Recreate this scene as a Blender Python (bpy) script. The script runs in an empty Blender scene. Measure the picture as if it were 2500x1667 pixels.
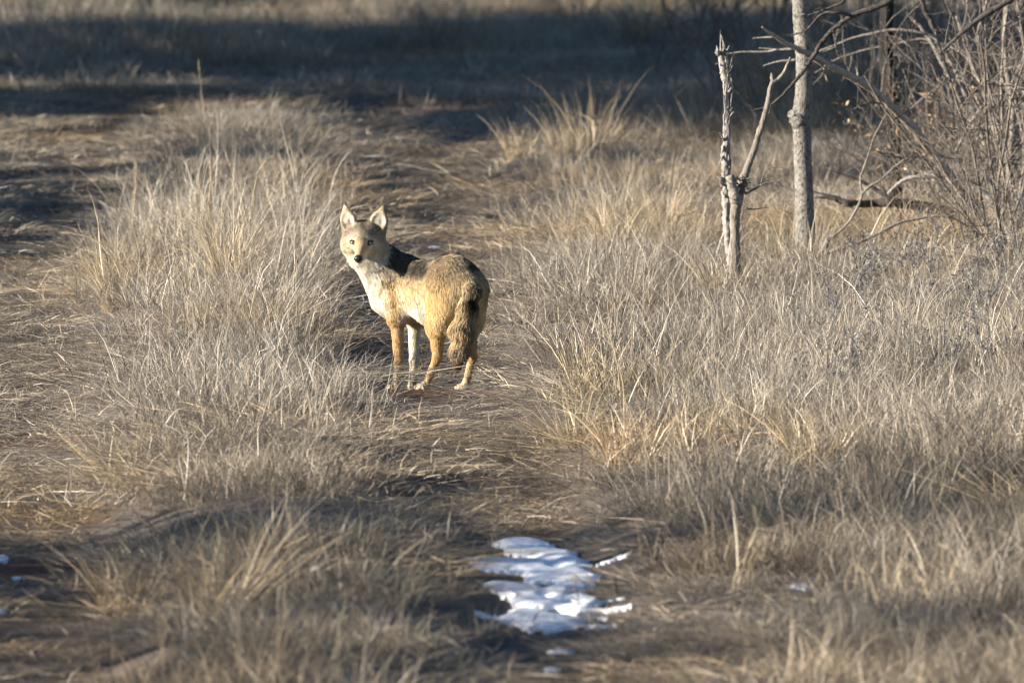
import bpy, math, random
import numpy as np
from mathutils import Vector, Matrix, kdtree

# ------------------------------------------------------------------ camera, world, sun, exposure
S = bpy.context.scene
COL = S.collection
CAM_H, CAM_D = 3.5, 45.0            # camera height above the animal's ground, distance to it
FPX = 26160.0                       # focal length in pixels of the 2500 px wide photograph
PITCH = math.radians(4.184)
cam_d = bpy.data.cameras.new('camera'); cam = bpy.data.objects.new('camera', cam_d); COL.objects.link(cam)
cam_d.sensor_width = 36.0; cam_d.lens = FPX / 2500 * 36.0
cam_d.clip_start = 0.5; cam_d.clip_end = 3000
cam.location = (0, -CAM_D, CAM_H); cam.rotation_euler = (math.pi / 2 - PITCH, 0, 0)
cam_d.dof.use_dof = True; cam_d.dof.focus_distance = CAM_D + 0.15; cam_d.dof.aperture_fstop = 6.6
S.camera = cam

SUN_EL, SUN_AZ = math.radians(18.0), math.radians(74.0)     # azimuth: from behind the camera towards its left
to_sun = Vector((-math.sin(SUN_AZ) * math.cos(SUN_EL), -math.cos(SUN_AZ) * math.cos(SUN_EL), math.sin(SUN_EL)))
W = bpy.data.worlds.new('World'); S.world = W; W.use_nodes = True
wn = W.node_tree.nodes; wl = W.node_tree.links
sky = wn.new('ShaderNodeTexSky'); sky.sky_type = 'NISHITA'; sky.sun_disc = False
sky.sun_elevation = SUN_EL; sky.sun_rotation = math.atan2(to_sun.x, to_sun.y)
sky.dust_density = 0.2; sky.air_density = 1.0; sky.ozone_density = 4.0
wl.new(sky.outputs['Color'], wn['Background'].inputs['Color']); wn['Background'].inputs['Strength'].default_value = 0.05
sun_d = bpy.data.lights.new('sun', 'SUN'); sun_d.energy = 5.0; sun_d.angle = math.radians(0.55); sun_d.color = (1.0, 0.91, 0.78)
sun = bpy.data.objects.new('sun', sun_d); COL.objects.link(sun)
sun.rotation_euler = to_sun.to_track_quat('Z', 'Y').to_euler()
S.view_settings.view_transform = 'Standard'; S.view_settings.look = 'None'
S.view_settings.gamma = 1; S.view_settings.use_curve_mapping = False
S.view_settings.exposure = 1.62
S.render.engine = 'CYCLES'
S.cycles.max_bounces = 3; S.cycles.diffuse_bounces = 2; S.cycles.glossy_bounces = 1; S.cycles.transmission_bounces = 2
S.cycles.use_adaptive_sampling = True; S.cycles.adaptive_threshold = 0.018
S.cycles.use_denoising = True; S.cycles.denoiser = 'OPENIMAGEDENOISE'
S.cycles.denoising_input_passes = 'RGB_ALBEDO_NORMAL'; S.cycles.denoising_prefilter = 'ACCURATE'
S.cycles.filter_width = 1.3
try: S.cycles_curves.shape = 'RIBBONS'
except Exception: pass

rng = np.random.default_rng(7)
random.seed(7)
CP, SP = math.cos(PITCH), math.sin(PITCH)

# ------------------------------------------------------------------ small tools
def vnoise(x, y, s=1.0, seed=0):
    x = np.asarray(x, float) * s + seed * 17.31; y = np.asarray(y, float) * s + seed * 9.77
    xi = np.floor(x); yi = np.floor(y); fx = x - xi; fy = y - yi
    fx = fx * fx * (3 - 2 * fx); fy = fy * fy * (3 - 2 * fy)
    def h(a, b):
        v = np.sin(a * 127.1 + b * 311.7 + seed * 5.3) * 43758.5453
        return v - np.floor(v)
    return (h(xi, yi) * (1 - fx) + h(xi + 1, yi) * fx) * (1 - fy) + (h(xi, yi + 1) * (1 - fx) + h(xi + 1, yi + 1) * fx) * fy
def fbm(x, y, s=1.0, seed=0, o=3):
    v = 0; a = 0.5; t = 0
    for i in range(o):
        v = v + a * vnoise(x, y, s * 2 ** i, seed + i); t += a; a *= 0.5
    return v / t
def vnoise3(p, s, seed=0):
    q = p * s + seed * 13.7
    i = np.floor(q); f = q - i; f = f * f * (3 - 2 * f)
    def h(a):
        v = np.sin(a[..., 0] * 127.1 + a[..., 1] * 311.7 + a[..., 2] * 74.7 + seed) * 43758.5453
        return v - np.floor(v)
    r = 0
    for dx in (0, 1):
        for dy in (0, 1):
            for dz in (0, 1):
                w = (f[..., 0] if dx else 1 - f[..., 0]) * (f[..., 1] if dy else 1 - f[..., 1]) * (f[..., 2] if dz else 1 - f[..., 2])
                r = r + w * h(i + np.array([dx, dy, dz]))
    return r
def sstep(a, b, x):
    t = np.clip((np.asarray(x, float) - a) / (b - a), 0, 1)
    return t * t * (3 - 2 * t)

def tag(o, label=None, cat=None, group=None, kind=None):
    if label: o['label'] = label
    if cat: o['category'] = cat
    if group: o['group'] = group
    if kind: o['kind'] = kind
    return o
def mesh_np(name, v, quads=None, tris=None, smooth=True):
    """mesh from numpy arrays"""
    me = bpy.data.meshes.new(name)
    v = np.asarray(v, np.float32).reshape(-1, 3)
    loops = []; starts = []; n = 0
    parts = []
    for arr, k in ((quads, 4), (tris, 3)):
        if arr is not None and len(arr):
            arr = np.asarray(arr, np.int32).reshape(-1, k)
            parts.append(arr.ravel()); starts.append(n + np.arange(len(arr)) * k); n += arr.size
    li = np.concatenate(parts); st = np.concatenate(starts)
    me.vertices.add(len(v)); me.vertices.foreach_set('co', v.ravel())
    me.loops.add(len(li)); me.loops.foreach_set('vertex_index', li.astype(np.int32))
    me.polygons.add(len(st)); me.polygons.foreach_set('loop_start', st.astype(np.int32))
    me.update(calc_edges=True)
    if smooth: me.polygons.foreach_set('use_smooth', np.ones(len(st), bool))
    me.validate()
    return me
def add_col(me, name, c):
    c = np.asarray(c, np.float32)
    if c.shape[1] == 3: c = np.c_[c, np.ones(len(c), np.float32)]
    a = me.attributes.new(name, 'FLOAT_COLOR', 'POINT'); a.data.foreach_set('color', c.astype(np.float32).ravel())
def link(name, data, mat=None, parent=None, loc=None):
    o = bpy.data.objects.new(name, data)
    if mat and data is not None:
        if not data.materials: data.materials.append(mat)
    COL.objects.link(o)
    if parent: o.parent = parent
    if loc is not None: o.location = loc
    return o
def empty(name, loc, label, cat, group=None):
    o = bpy.data.objects.new(name, None); COL.objects.link(o); o.location = loc; o.empty_display_size = 0.1
    return tag(o, label, cat, group)

# photograph pixel (2500 x 1667) <-> world
def ray(px, py):
    a, b = (px - 1250) / FPX, (833.5 - py) / FPX
    return np.array([a, CP + b * SP, -SP + b * CP])
def at(px, py, Y):
    """the point seen at a pixel, on the vertical plane Y metres beyond the animal"""
    d = ray(px, py); t = (Y + CAM_D) / d[1]
    return np.array([d[0] * t, Y, CAM_H + d[2] * t])
def ground_at(px, py):
    d = ray(px, py); t = CAM_H / -d[2]
    for _ in range(12):
        x, y = d[0] * t, -CAM_D + d[1] * t
        t = (CAM_H - float(gz(x, y))) / -d[2]
    return np.array([d[0] * t, -CAM_D + d[1] * t, float(gz(d[0] * t, -CAM_D + d[1] * t))])

# ------------------------------------------------------------------ terrain
def xr(y): return np.interp(y, [-14, -11.4, -8.6, -2.65, 0, 5, 10.9, 16.1, 19.6, 26], [.25, .2, .12, -.12, -.28, -.33, -.36, -.46, -.74, -2.0])
def xl(y): return np.interp(y, [-14, -9.6, -1, 6.5, 13, 17, 21, 26], [-1.5, -1.62, -2.05, -2.34, -2.44, -2.4, -2.5, -3.6])
def ruts(x, y):
    a = np.exp(-((x - xr(y)) / 0.36) ** 4) * (1 - sstep(19, 25, y))
    b = np.exp(-((x - xl(y)) / 0.42) ** 4) * (1 - sstep(19, 25, y))
    return np.maximum(a, b)
def _g(x, y):
    z = -0.095 * ruts(x, y)
    hump = sstep(xl(y) + .35, xl(y) + .9, x) * (1 - sstep(xr(y) - .75, xr(y) - .3, x))
    z = z + 0.07 * hump * (1 - sstep(16, 24, y))
    z = z + 0.16 * sstep(.6, 3.0, x) * (1 - sstep(18, 30, y)) * sstep(-12, -4, y)
    z = z + 0.08 * (fbm(x, y, .23, 3, 2) - .5) * sstep(8, 20, np.abs(y)) + 0.05 * (fbm(x, y, 1.1, 9, 3) - .5)
    z = z + .012 * (fbm(x, y, 6, 5, 2) - .5)
    z = z + 0.35 * np.exp(-((x + 3.2) ** 2 / 10 + (y - 21.8) ** 2 / 1.2)) * .35
    z = z + 0.0045 * np.clip(y - 33, 0, 400) ** 1.0
    return z
G0 = float(_g(-.36, .05))
def gz(x, y):
    x = np.asarray(x, float); y = np.asarray(y, float)
    z = _g(x, y) - G0
    r = np.sqrt((x + .33) ** 2 + (y - .05) ** 2); m = np.exp(-(r / .66) ** 6)
    return z * (1 - m) + m * (-.092 * (y - .05) - .003)

def nodes_mat(name):
    m = bpy.data.materials.new(name); m.use_nodes = True
    n = m.node_tree.nodes; l = m.node_tree.links
    return m, n, l, n['Principled BSDF']
def N(n, t, **kw):
    x = n.new(t)
    for k, v in kw.items():
        if k in ('op',): x.operation = v
        elif hasattr(x, k): setattr(x, k, v)
    return x
def ramp(n, pts):
    r = n.new('ShaderNodeValToRGB'); e = r.color_ramp.elements
    while len(e) < len(pts): e.new(0.5)
    for i, (p, c) in enumerate(pts): e[i].position = p; e[i].color = (*c, 1)
    return r
def noise(n, l, src, scale, detail=4, rough=.6, dist=0):
    t = n.new('ShaderNodeTexNoise'); t.inputs['Scale'].default_value = scale; t.inputs['Detail'].default_value = detail
    t.inputs['Roughness'].default_value = rough; t.inputs['Distortion'].default_value = dist
    if src is not None: l.new(src, t.inputs['Vector'])
    return t
def mixc(n, l, fac, a, b, mode='MIX'):
    m = n.new('ShaderNodeMix'); m.data_type = 'RGBA'; m.blend_type = mode
    for sock, v in ((m.inputs[0], fac), (m.inputs[6], a), (m.inputs[7], b)):
        if hasattr(v, 'node'): l.new(v, sock)
        elif isinstance(v, tuple): sock.default_value = (*v, 1)
        else: sock.default_value = v
    return m.outputs[2]

# ground material: thatch, dark mould, bare red clay
m_ground, n, l, b = nodes_mat('ground')
tc = n.new('ShaderNodeTexCoord')
n1 = noise(n, l, tc.outputs['Object'], 55, 5, .7, .4)
mp = n.new('ShaderNodeMapping'); mp.inputs['Scale'].default_value = (9, 60, 30); mp.inputs['Rotation'].default_value = (0, 0, .25); l.new(tc.outputs['Object'], mp.inputs['Vector'])
n2 = noise(n, l, mp.outputs[0], 2.2, 5, .7, 1.2)
n3 = noise(n, l, tc.outputs['Object'], 2.3, 4, .6)
r1 = ramp(n, [(.30, (.06, .048, .038)), (.5, (.14, .115, .09)), (.68, (.36, .31, .24))]); l.new(n2.outputs[0], r1.inputs[0])
r2 = ramp(n, [(.35, (.08, .064, .052)), (.6, (.22, .185, .145))]); l.new(n1.outputs[0], r2.inputs[0])
c = mixc(n, l, .5, r1.outputs[0], r2.outputs[0]); c = mixc(n, l, 1.0, c, (.95, .97, 1.05), 'MULTIPLY')
at_red = n.new('ShaderNodeAttribute'); at_red.attribute_name = 'clay'
mm = n.new('ShaderNodeMath'); mm.operation = 'MULTIPLY'; l.new(at_red.outputs['Fac'], mm.inputs[0])
r3 = ramp(n, [(.38, (0, 0, 0)), (.52, (1, 1, 1))]); l.new(n1.outputs[0], r3.inputs[0]); l.new(r3.outputs[0], mm.inputs[1])
red = ramp(n, [(.3, (.11, .035, .018)), (.7, (.30, .115, .055))]); l.new(n1.outputs[0], red.inputs[0])
c = mixc(n, l, mm.outputs[0], c, red.outputs[0])
l.new(c, b.inputs['Base Color']); b.inputs['Roughness'].default_value = .95; b.inputs['Specular IOR Level'].default_value = .1
bp = n.new('ShaderNodeBump'); bp.inputs['Strength'].default_value = .8; bp.inputs['Distance'].default_value = .02
l.new(n2.outputs[0], bp.inputs['Height']); l.new(bp.outputs[0], b.inputs['Normal'])

def axis(lo, hi, st, out):
    a = list(np.arange(lo, hi + 1e-6, st)); s = st
    x = a[-1]
    while x < out: s *= 1.35; x += s; a.append(x)
    s = st; x = a[0]
    while x > -out: s *= 1.35; x -= s; a.insert(0, x)
    return np.array(a)
gx = axis(-7.5, 8.5, .1, 600); gy = axis(-14, 46, .11, 700)
X, Y = np.meshgrid(gx, gy); Z = gz(X, Y)
nx, ny = len(gx), len(gy)
idx = np.arange(nx * ny).reshape(ny, nx)
q = np.stack([idx[:-1, :-1], idx[:-1, 1:], idx[1:, 1:], idx[1:, :-1]], -1).reshape(-1, 4)
me = mesh_np('ground', np.stack([X, Y, Z], -1), q)
clay = np.zeros(nx * ny)
CLAY = [(1100, 968, .28, .35), (1010, 975, .2, .25), (30, 1075, .3, .3), (120, 1390, .35, .35), (1200, 255, .7, .6), (1320, 258, .5, .5), (1290, 935, .15, .2), (960, 1190, .12, .3)]
for px, py, rx_, ry_ in CLAY:
    p = ground_at(px, py)
    clay = np.maximum(clay, np.exp(-(((X - p[0]) / rx_) ** 2 + ((Y - p[1]) / ry_) ** 2)).ravel())
a = me.attributes.new('clay', 'FLOAT', 'POINT'); a.data.foreach_set('value', clay.astype(np.float32))
ground = link('ground', me, m_ground); tag(ground, 'winter ground of matted thatch and reddish clay crossed by two wheel ruts', 'ground', kind='structure')

# ------------------------------------------------------------------ dry grass: clump meshes
def grass_mat(name, inst, stops, trans=.28, gloss=.05):
    m, n, l, b = nodes_mat(name)
    at1 = n.new('ShaderNodeAttribute'); at1.attribute_name = 'col'
    sep = n.new('ShaderNodeSeparateColor'); l.new(at1.outputs['Color'], sep.inputs[0])
    r = ramp(n, stops); l.new(sep.outputs[0], r.inputs[0])
    c = r.outputs[0]
    t = n.new('ShaderNodeAttribute'); t.attribute_name = 'tint'; t.attribute_type = 'INSTANCER' if inst else 'OBJECT'
    c = mixc(n, l, 1.0, c, t.outputs['Color'], 'MULTIPLY')
    d = n.new('ShaderNodeBsdfDiffuse'); tr = n.new('ShaderNodeBsdfTranslucent'); l.new(c, d.inputs[0]); l.new(c, tr.inputs[0])
    g = n.new('ShaderNodeBsdfGlossy'); g.inputs['Roughness'].default_value = .45; g.inputs[0].default_value = (.8, .8, .8, 1)
    mx = n.new('ShaderNodeMixShader'); mx.inputs[0].default_value = trans; l.new(d.outputs[0], mx.inputs[1]); l.new(tr.outputs[0], mx.inputs[2])
    m2 = n.new('ShaderNodeMixShader'); m2.inputs[0].default_value = gloss; l.new(mx.outputs[0], m2.inputs[1]); l.new(g.outputs[0], m2.inputs[2])
    l.new(m2.outputs[0], n['Material Output'].inputs[0]); n.remove(b)
    return m
STRAW = [(0, (.085, .075, .065)), (.25, (.22, .19, .156)), (.6, (.455, .39, .30)), (1, (.60, .53, .425))]
GREYW = [(0, (.09, .086, .08)), (.5, (.17, .165, .158)), (1, (.25, .246, .238))]
m_grass = grass_mat('dry_grass', True, STRAW)
m_tuft = grass_mat('dry_tussock', False, STRAW)
m_weed = grass_mat('silver_weed', False, GREYW, .3, 0.0)

def blades(rg, n, rad, h, hvar, lean, leanvar, curl, w, seg=4, flat=0.0, kink=0.15, bias=(0, 0), tufts=0):
    """n ribbon blades of a clump -> verts, quads, colour value"""
    ang = rg.uniform(0, 2 * np.pi, n); rr = rad * np.sqrt(rg.uniform(0, 1, n))
    base = np.stack([np.cos(ang) * rr, np.sin(ang) * rr, -.012 * np.ones(n)], -1)
    if tufts:      # blades gather in tufts inside the clump, with gaps between
        ta = rg.uniform(0, 2 * np.pi, tufts); tr_ = rad * np.sqrt(rg.uniform(0, 1, tufts)); ti = rg.integers(0, tufts, n)
        sp = rg.normal(0, .05, (n, 2)); base[:, 0] = np.cos(ta[ti]) * tr_[ti] + sp[:, 0]; base[:, 1] = np.sin(ta[ti]) * tr_[ti] + sp[:, 1]; ang = np.arctan2(sp[:, 1], sp[:, 0])
        tcol = rg.normal(0, .13, tufts)[ti]
    if flat: base[:, 2] = rg.uniform(.0, flat, n)
    az = ang + rg.normal(0, .9, n)
    L = h * np.clip(rg.normal(1, hvar, n), .25, 1.9)
    th0 = np.clip(np.abs(rg.normal(lean, leanvar, n)), 0, 1.52)
    cv = np.abs(rg.normal(curl, curl * .7 + .05, n))
    kk = rg.uniform(0, 1, n) < kink; kpos = rg.uniform(.35, .8, n)
    pts = np.zeros((n, seg + 1, 3)); pts[:, 0] = base
    dirh = np.stack([np.cos(az) + bias[0], np.sin(az) + bias[1]], -1); dirh /= np.linalg.norm(dirh, axis=1)[:, None] + 1e-6
    for s in range(seg):
        t = (s + .5) / seg
        th = th0 + cv * t ** 1.6 + np.where(kk & (t > kpos), 1.0, 0)
        if flat: th = np.clip(th, 0, 1.62)
        st = np.stack([np.sin(th) * dirh[:, 0], np.sin(th) * dirh[:, 1], np.cos(th)], -1) * (L / seg)[:, None]
        pts[:, s + 1] = pts[:, s] + st
        az = az + rg.normal(0, .16, n); dirh = np.stack([np.cos(az) + bias[0], np.sin(az) + bias[1]], -1); dirh /= np.linalg.norm(dirh, axis=1)[:, None] + 1e-6
    pts[..., 2] = np.maximum(pts[..., 2], -.02)
    fa = rg.uniform(0, 2 * np.pi, n); side = np.stack([np.cos(fa), np.sin(fa), rg.normal(0, .3, n)], -1)
    wd = w * rg.uniform(.5, 1.4, n)
    t = np.linspace(0, 1, seg + 1); prof = np.where(t < .15, .8, 1.0) * (1 - t ** 2.2) + .08
    off = side[:, None, :] * (wd[:, None] * prof[None, :])[..., None] * .5
    v = np.stack([pts - off, pts + off], 2)                       # n, seg+1, 2, 3
    ii = np.arange(n * (seg + 1) * 2).reshape(n, seg + 1, 2)
    q = np.stack([ii[:, :-1, 0], ii[:, :-1, 1], ii[:, 1:, 1], ii[:, 1:, 0]], -1).reshape(-1, 4)
    cv_ = np.clip(rg.normal(.50, .26, n) + (tcol if tufts else 0), 0, 1)
    cv_ = np.repeat(cv_, (seg + 1) * 2)
    return v.reshape(-1, 3), q, cv_
def clump(name, rg, layers):
    vs, qs, cs = [], [], []; n0 = 0
    for kw in layers:
        v, q, c = blades(rg, **kw); vs.append(v); qs.append(q + n0); cs.append(c); n0 += len(v)
    me = mesh_np(name, np.concatenate(vs), np.concatenate(qs), smooth=False)
    c = np.concatenate(cs); add_col(me, 'col', np.stack([c, c, c], -1))
    return me
rg = np.random.default_rng(11)
TALL = [clump('tall_clump', rg, [
    dict(n=80, rad=.30, h=.40, hvar=.3, lean=.3, leanvar=.24, curl=.9, w=.0027, seg=5, kink=.15, tufts=6),
    dict(n=90, rad=.30, h=.30, hvar=.35, lean=.45, leanvar=.35, curl=1.1, w=.0031, seg=5, kink=.4, tufts=6),
    dict(n=16, rad=.3, h=.24, hvar=.3, lean=.7, leanvar=.4, curl=1.3, w=.0062, seg=4, kink=.4),
    dict(n=7, rad=.28, h=.54, hvar=.2, lean=.15, leanvar=.12, curl=.25, w=.0030, seg=5, kink=.1),
    dict(n=150, rad=.34, h=.2, hvar=.45, lean=.7, leanvar=.45, curl=.7, w=.0027, seg=3, kink=.3)]) for _ in range(8)]
ARCH = [clump('arching_clump', rg, [
    dict(n=56, rad=.26, h=.50, hvar=.22, lean=.3, leanvar=.2, curl=1.6, w=.0032, seg=6, kink=.1, tufts=4),
    dict(n=110, rad=.30, h=.28, hvar=.35, lean=.55, leanvar=.35, curl=1.0, w=.0030, seg=4, kink=.3, tufts=5)]) for _ in range(5)]
MID = [clump('mid_clump', rg, [
    dict(n=170, rad=.32, h=.20, hvar=.35, lean=.42, leanvar=.32, curl=.8, w=.0026, seg=4, kink=.25, tufts=9),
    dict(n=150, rad=.34, h=.13, hvar=.45, lean=.8, leanvar=.4, curl=.6, w=.0028, seg=3, kink=.2)]) for _ in range(8)]
LIT = [clump('litter', rg, [
    dict(n=250, rad=.40, h=.10, hvar=.55, lean=1.42, leanvar=.14, curl=.1, w=.0042, seg=2, flat=.014, kink=0.05),
    dict(n=26, rad=.40, h=.20, hvar=.3, lean=1.45, leanvar=.08, curl=.12, w=.0040, seg=3, flat=.02, kink=.1),
    dict(n=70, rad=.42, h=.05, hvar=.5, lean=.9, leanvar=.4, curl=.4, w=.0034, seg=2)]) for _ in range(10)]
SHORT = [clump('short_clump', rg, [
    dict(n=210, rad=.36, h=.11, hvar=.5, lean=.7, leanvar=.4, curl=.7, w=.0029, seg=3, kink=.2, tufts=10),
    dict(n=80, rad=.38, h=.13, hvar=.4, lean=1.35, leanvar=.2, curl=.2, w=.0034, seg=2, flat=.02)]) for _ in range(8)]

def scatter(name, label, pts, scl, idx, tint, variants, mat, tilt=.08):
    """one stuff object: geometry nodes stand a clump on each point"""
    k = len(pts)
    me = bpy.data.meshes.new(name); me.vertices.add(k); me.vertices.foreach_set('co', np.asarray(pts, np.float32).ravel())
    rot = np.stack([rng.normal(0, tilt, k), rng.normal(0, tilt, k), rng.uniform(0, 6.283, k)], -1).astype(np.float32)
    a = me.attributes.new('rot', 'FLOAT_VECTOR', 'POINT'); a.data.foreach_set('vector', rot.ravel())
    a = me.attributes.new('scl', 'FLOAT_VECTOR', 'POINT'); a.data.foreach_set('vector', np.asarray(scl, np.float32).ravel())
    a = me.attributes.new('pick', 'INT', 'POINT'); a.data.foreach_set('value', np.asarray(idx, np.int32))
    a = me.attributes.new('tint', 'FLOAT_COLOR', 'POINT'); a.data.foreach_set('color', np.c_[tint, np.ones(k)].astype(np.float32).ravel())
    o = link(name, me); tag(o, label, 'grass', kind='stuff')
    ng = bpy.data.node_groups.new(name, 'GeometryNodeTree')
    ng.interface.new_socket('Geometry', in_out='INPUT', socket_type='NodeSocketGeometry')
    ng.interface.new_socket('Geometry', in_out='OUTPUT', socket_type='NodeSocketGeometry')
    nn, ll = ng.nodes, ng.links
    gi = nn.new('NodeGroupInput'); go = nn.new('NodeGroupOutput'); jn = nn.new('GeometryNodeJoinGeometry')
    for v in variants:
        v.materials.clear(); v.materials.append(mat)
        src = bpy.data.objects.new(v.name + '_source', v)
        oi = nn.new('GeometryNodeObjectInfo'); oi.inputs['Object'].default_value = src; oi.inputs['As Instance'].default_value = False
        g2 = nn.new('GeometryNodeGeometryToInstance'); ll.new(oi.outputs['Geometry'], g2.inputs[0]); ll.new(g2.outputs[0], jn.inputs[0])
    ip = nn.new('GeometryNodeInstanceOnPoints'); ip.inputs['Pick Instance'].default_value = True
    def attr(nm, ty):
        x = nn.new('GeometryNodeInputNamedAttribute'); x.data_type = ty; x.inputs['Name'].default_value = nm; return x.outputs[0]
    ll.new(gi.outputs[0], ip.inputs['Points']); ll.new(jn.outputs[0], ip.inputs['Instance'])
    ll.new(attr('pick', 'INT'), ip.inputs['Instance Index'])
    e2r = nn.new('FunctionNodeEulerToRotation'); ll.new(attr('rot', 'FLOAT_VECTOR'), e2r.inputs[0]); ll.new(e2r.outputs[0], ip.inputs['Rotation'])
    ll.new(attr('scl', 'FLOAT_VECTOR'), ip.inputs['Scale'])
    ll.new(ip.outputs[0], go.inputs[0])
    md = o.modifiers.new('scatter', 'NODES'); md.node_group = ng
    return o

def halfw(y): return (y + CAM_D) * 1250 / FPX
SNOW_KEEP = []      # filled below, grass stays off the snow
def hmap(x, y):
    """height of the standing grass, metres"""
    nse = fbm(x, y, .55, 21, 3)
    R = ruts(x, y)
    hump = sstep(xl(y) + .35, xl(y) + .85, x + .25 * (nse - .5)) * (1 - sstep(xr(y) - .80, xr(y) - .56, x + .2 * (nse - .5)))
    hh = np.interp(y, [-14, -10, -8, -6.5, -4, -2, 6, 9.5, 11.5, 17, 20], [.15, .16, .14, .13, .18, .25, .31, .30, .15, .12, .08])
    rv = sstep(xr(y) + .48, xr(y) + .76, x + .3 * (nse - .5))
    rh = np.interp(y, [-14, -10, -7, -4, -1, 8, 12, 14, 18, 24, 36], [.14, .15, .15, .16, .23, .26, .20, .13, .15, .2, .3])
    lv = 1 - sstep(xl(y) - .85, xl(y) - .4, x + .3 * (nse - .5))
    lh = np.interp(y, [-14, 0, 12, 20], [.1, .09, .08, .06])
    h = np.maximum.reduce([hump * hh, rv * rh, lv * lh])
    op = sstep(18, 21, y) * (1 - sstep(33.5, 36.5, y + 1.5 * (nse - .5))) * (1 - sstep(.6, 1.8, x - .02 * (y - 20)))
    h = h * (1 - .52 * sstep(.6, 1.1, x) * sstep(1.0, 3.0, y) * (1 - sstep(11, 13, y)) * (1 - .5 * sstep(2.2, 2.9, x)))
    h = h * (1 - op) + op * (.05 + .2 * sstep(.52, .72, nse))
    h = np.where(y > 35, np.maximum(h, .34 * sstep(34, 37.5, y + 2 * (nse - .5))), h)
    h = h * (.72 + .6 * nse)
    # bare ground round the animal's feet and along the snow
    h = h * (1 - .97 * np.exp(-(((x + .44) / .54) ** 6 + ((y + .45) / 1.25) ** 6)))
    for sx, sy, ax, ay in SNOW_KEEP:
        h = h * (1 - .97 * np.exp(-(((x - sx) / ax) ** 4 + ((y - sy) / ay) ** 4)))
    return h
def samples(dens, y0, y1, padl, padr, g):
    out = []
    for ya in np.arange(y0, y1, 2.0):
        w = halfw(ya + 1); x0, x1 = -w - padl, w + padr
        k = int(dens * 2.0 * (x1 - x0)); out.append(np.stack([g.uniform(x0, x1, k), g.uniform(ya, ya + 2, k)], -1))
    return np.concatenate(out)
def tints(x, y, g):
    k = len(x)
    a = fbm(x, y, .8, 40, 3); b_ = fbm(x, y, .5, 50, 2); d = fbm(x, y, 2.1, 60, 2)
    c = np.ones((k, 3)); val = (.52 + .92 * d) * g.uniform(.78, 1.16, k)
    warm = sstep(.5, .72, a)[:, None]; grey = sstep(.5, .7, b_)[:, None]
    c = c * (1 - warm) + warm * np.array([1.03, .92, .75])
    c = c * (1 - grey * .7) + grey * .7 * np.array([.92, .95, .98])
    low = sstep(-3, -7, y)[:, None]
    c = c * (1 - low) + low * c * np.array([.98, .94, .88])
    far = sstep(34, 38, y)[:, None]
    c = c * (1 - far) + far * np.array([1.15, 1.0, .74])
    return np.clip(c * val[:, None], .1, 1.4)

# ------------------------------------------------------------------ snow (patches first, so that the grass can keep off them)
m_snow, n, l, b = nodes_mat('snow')
b.inputs['Roughness'].default_value = .95; b.inputs['Specular IOR Level'].default_value = .12
b.inputs['Subsurface Weight'].default_value = .25; b.inputs['Subsurface Radius'].default_value = (.02, .025, .03); b.inputs['Subsurface Scale'].default_value = .5
tc = n.new('ShaderNodeTexCoord'); n1 = noise(n, l, tc.outputs['Object'], 60, 4, .65); n2 = noise(n, l, tc.outputs['Object'], 9, 5, .7)
r = ramp(n, [(.25, (.66, .65, .63)), (.38, (.88, .90, .92)), (.8, (.91, .92, .94))]); l.new(n2.outputs[0], r.inputs[0]); l.new(r.outputs[0], b.inputs['Base Color']); bp = n.new('ShaderNodeBump')
bp.inputs['Strength'].default_value = .3; bp.inputs['Distance'].default_value = .006; l.new(n1.outputs[0], bp.inputs['Height']); l.new(bp.outputs[0], b.inputs['Normal'])
def c8(cx, cy, rx_, ry_): return (900 + cx * .3827, 1067 + cy * .3827, rx_ * .3827, ry_ * .3827)
SNOW = [
    ('largest white snow patch melting in the wheel rut, with a frayed upper edge', [c8(*t) for t in [(960, 695, 210, 26), (920, 745, 80, 30), (1060, 755, 150, 38), (1200, 775, 140, 45), (1280, 830, 110, 40), (870, 830, 210, 40), (1060, 850, 120, 55), (1150, 900, 140, 40), (1290, 900, 150, 38), (1380, 925, 110, 24), (1340, 962, 110, 24)]]),
    ('middle snow patch in the rut, a ragged strip with dark thatch holes', [c8(*t) for t in [(860, 972, 170, 24), (980, 1015, 180, 50), (1260, 985, 120, 24), (1210, 1015, 80, 30), (1080, 1085, 170, 42), (1340, 1055, 90, 30), (1410, 1072, 70, 24), (1330, 1110, 110, 26)]]),
    ('lowest of the large snow strips in the rut, smooth and bluish', [c8(*t) for t in [(1010, 1150, 140, 36), (1100, 1190, 150, 45), (1240, 1190, 110, 26), (1330, 1195, 60, 14)]]),
    ('faint narrow snow strip below the main patches', [c8(1220, 1375, 105, 24)]),
    ('thin snow sliver nearest the bottom edge in the rut', [c8(1170, 1490, 80, 16)]),
    ('small snow scrap on the left rut, upper of three at the edge', [(5, 1368, 22, 14)]),
    ('small snow scrap on the left rut beside reddish soil', [(42, 1415, 24, 6)]),
    ('rounded snow scrap low on the left rut at the picture edge', [(0, 1497, 20, 9)]),
    ('tiny snow remnant behind the coyote on the rut', [(1065, 606, 24, 3.5)]),
    ('tiny snow remnant under bent grass in the lower right', [(1955, 1432, 36, 9)]),
]
snow_fields = []
for lab, bl in SNOW:
    ell = []
    for px, py, rx_, ry_ in bl:
        c0 = ground_at(px, py); e1 = ground_at(px + rx_, py); e2 = ground_at(px, py - ry_)
        ell.append((c0[0], c0[1], abs(e1[0] - c0[0]), abs(e2[1] - c0[1])))
    snow_fields.append((lab, ell))
for lab, ell in snow_fields:
    for cx, cy, ax, ay in ell: SNOW_KEEP.append((cx, cy - .22, ax + .10, ay + .42))
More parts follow.
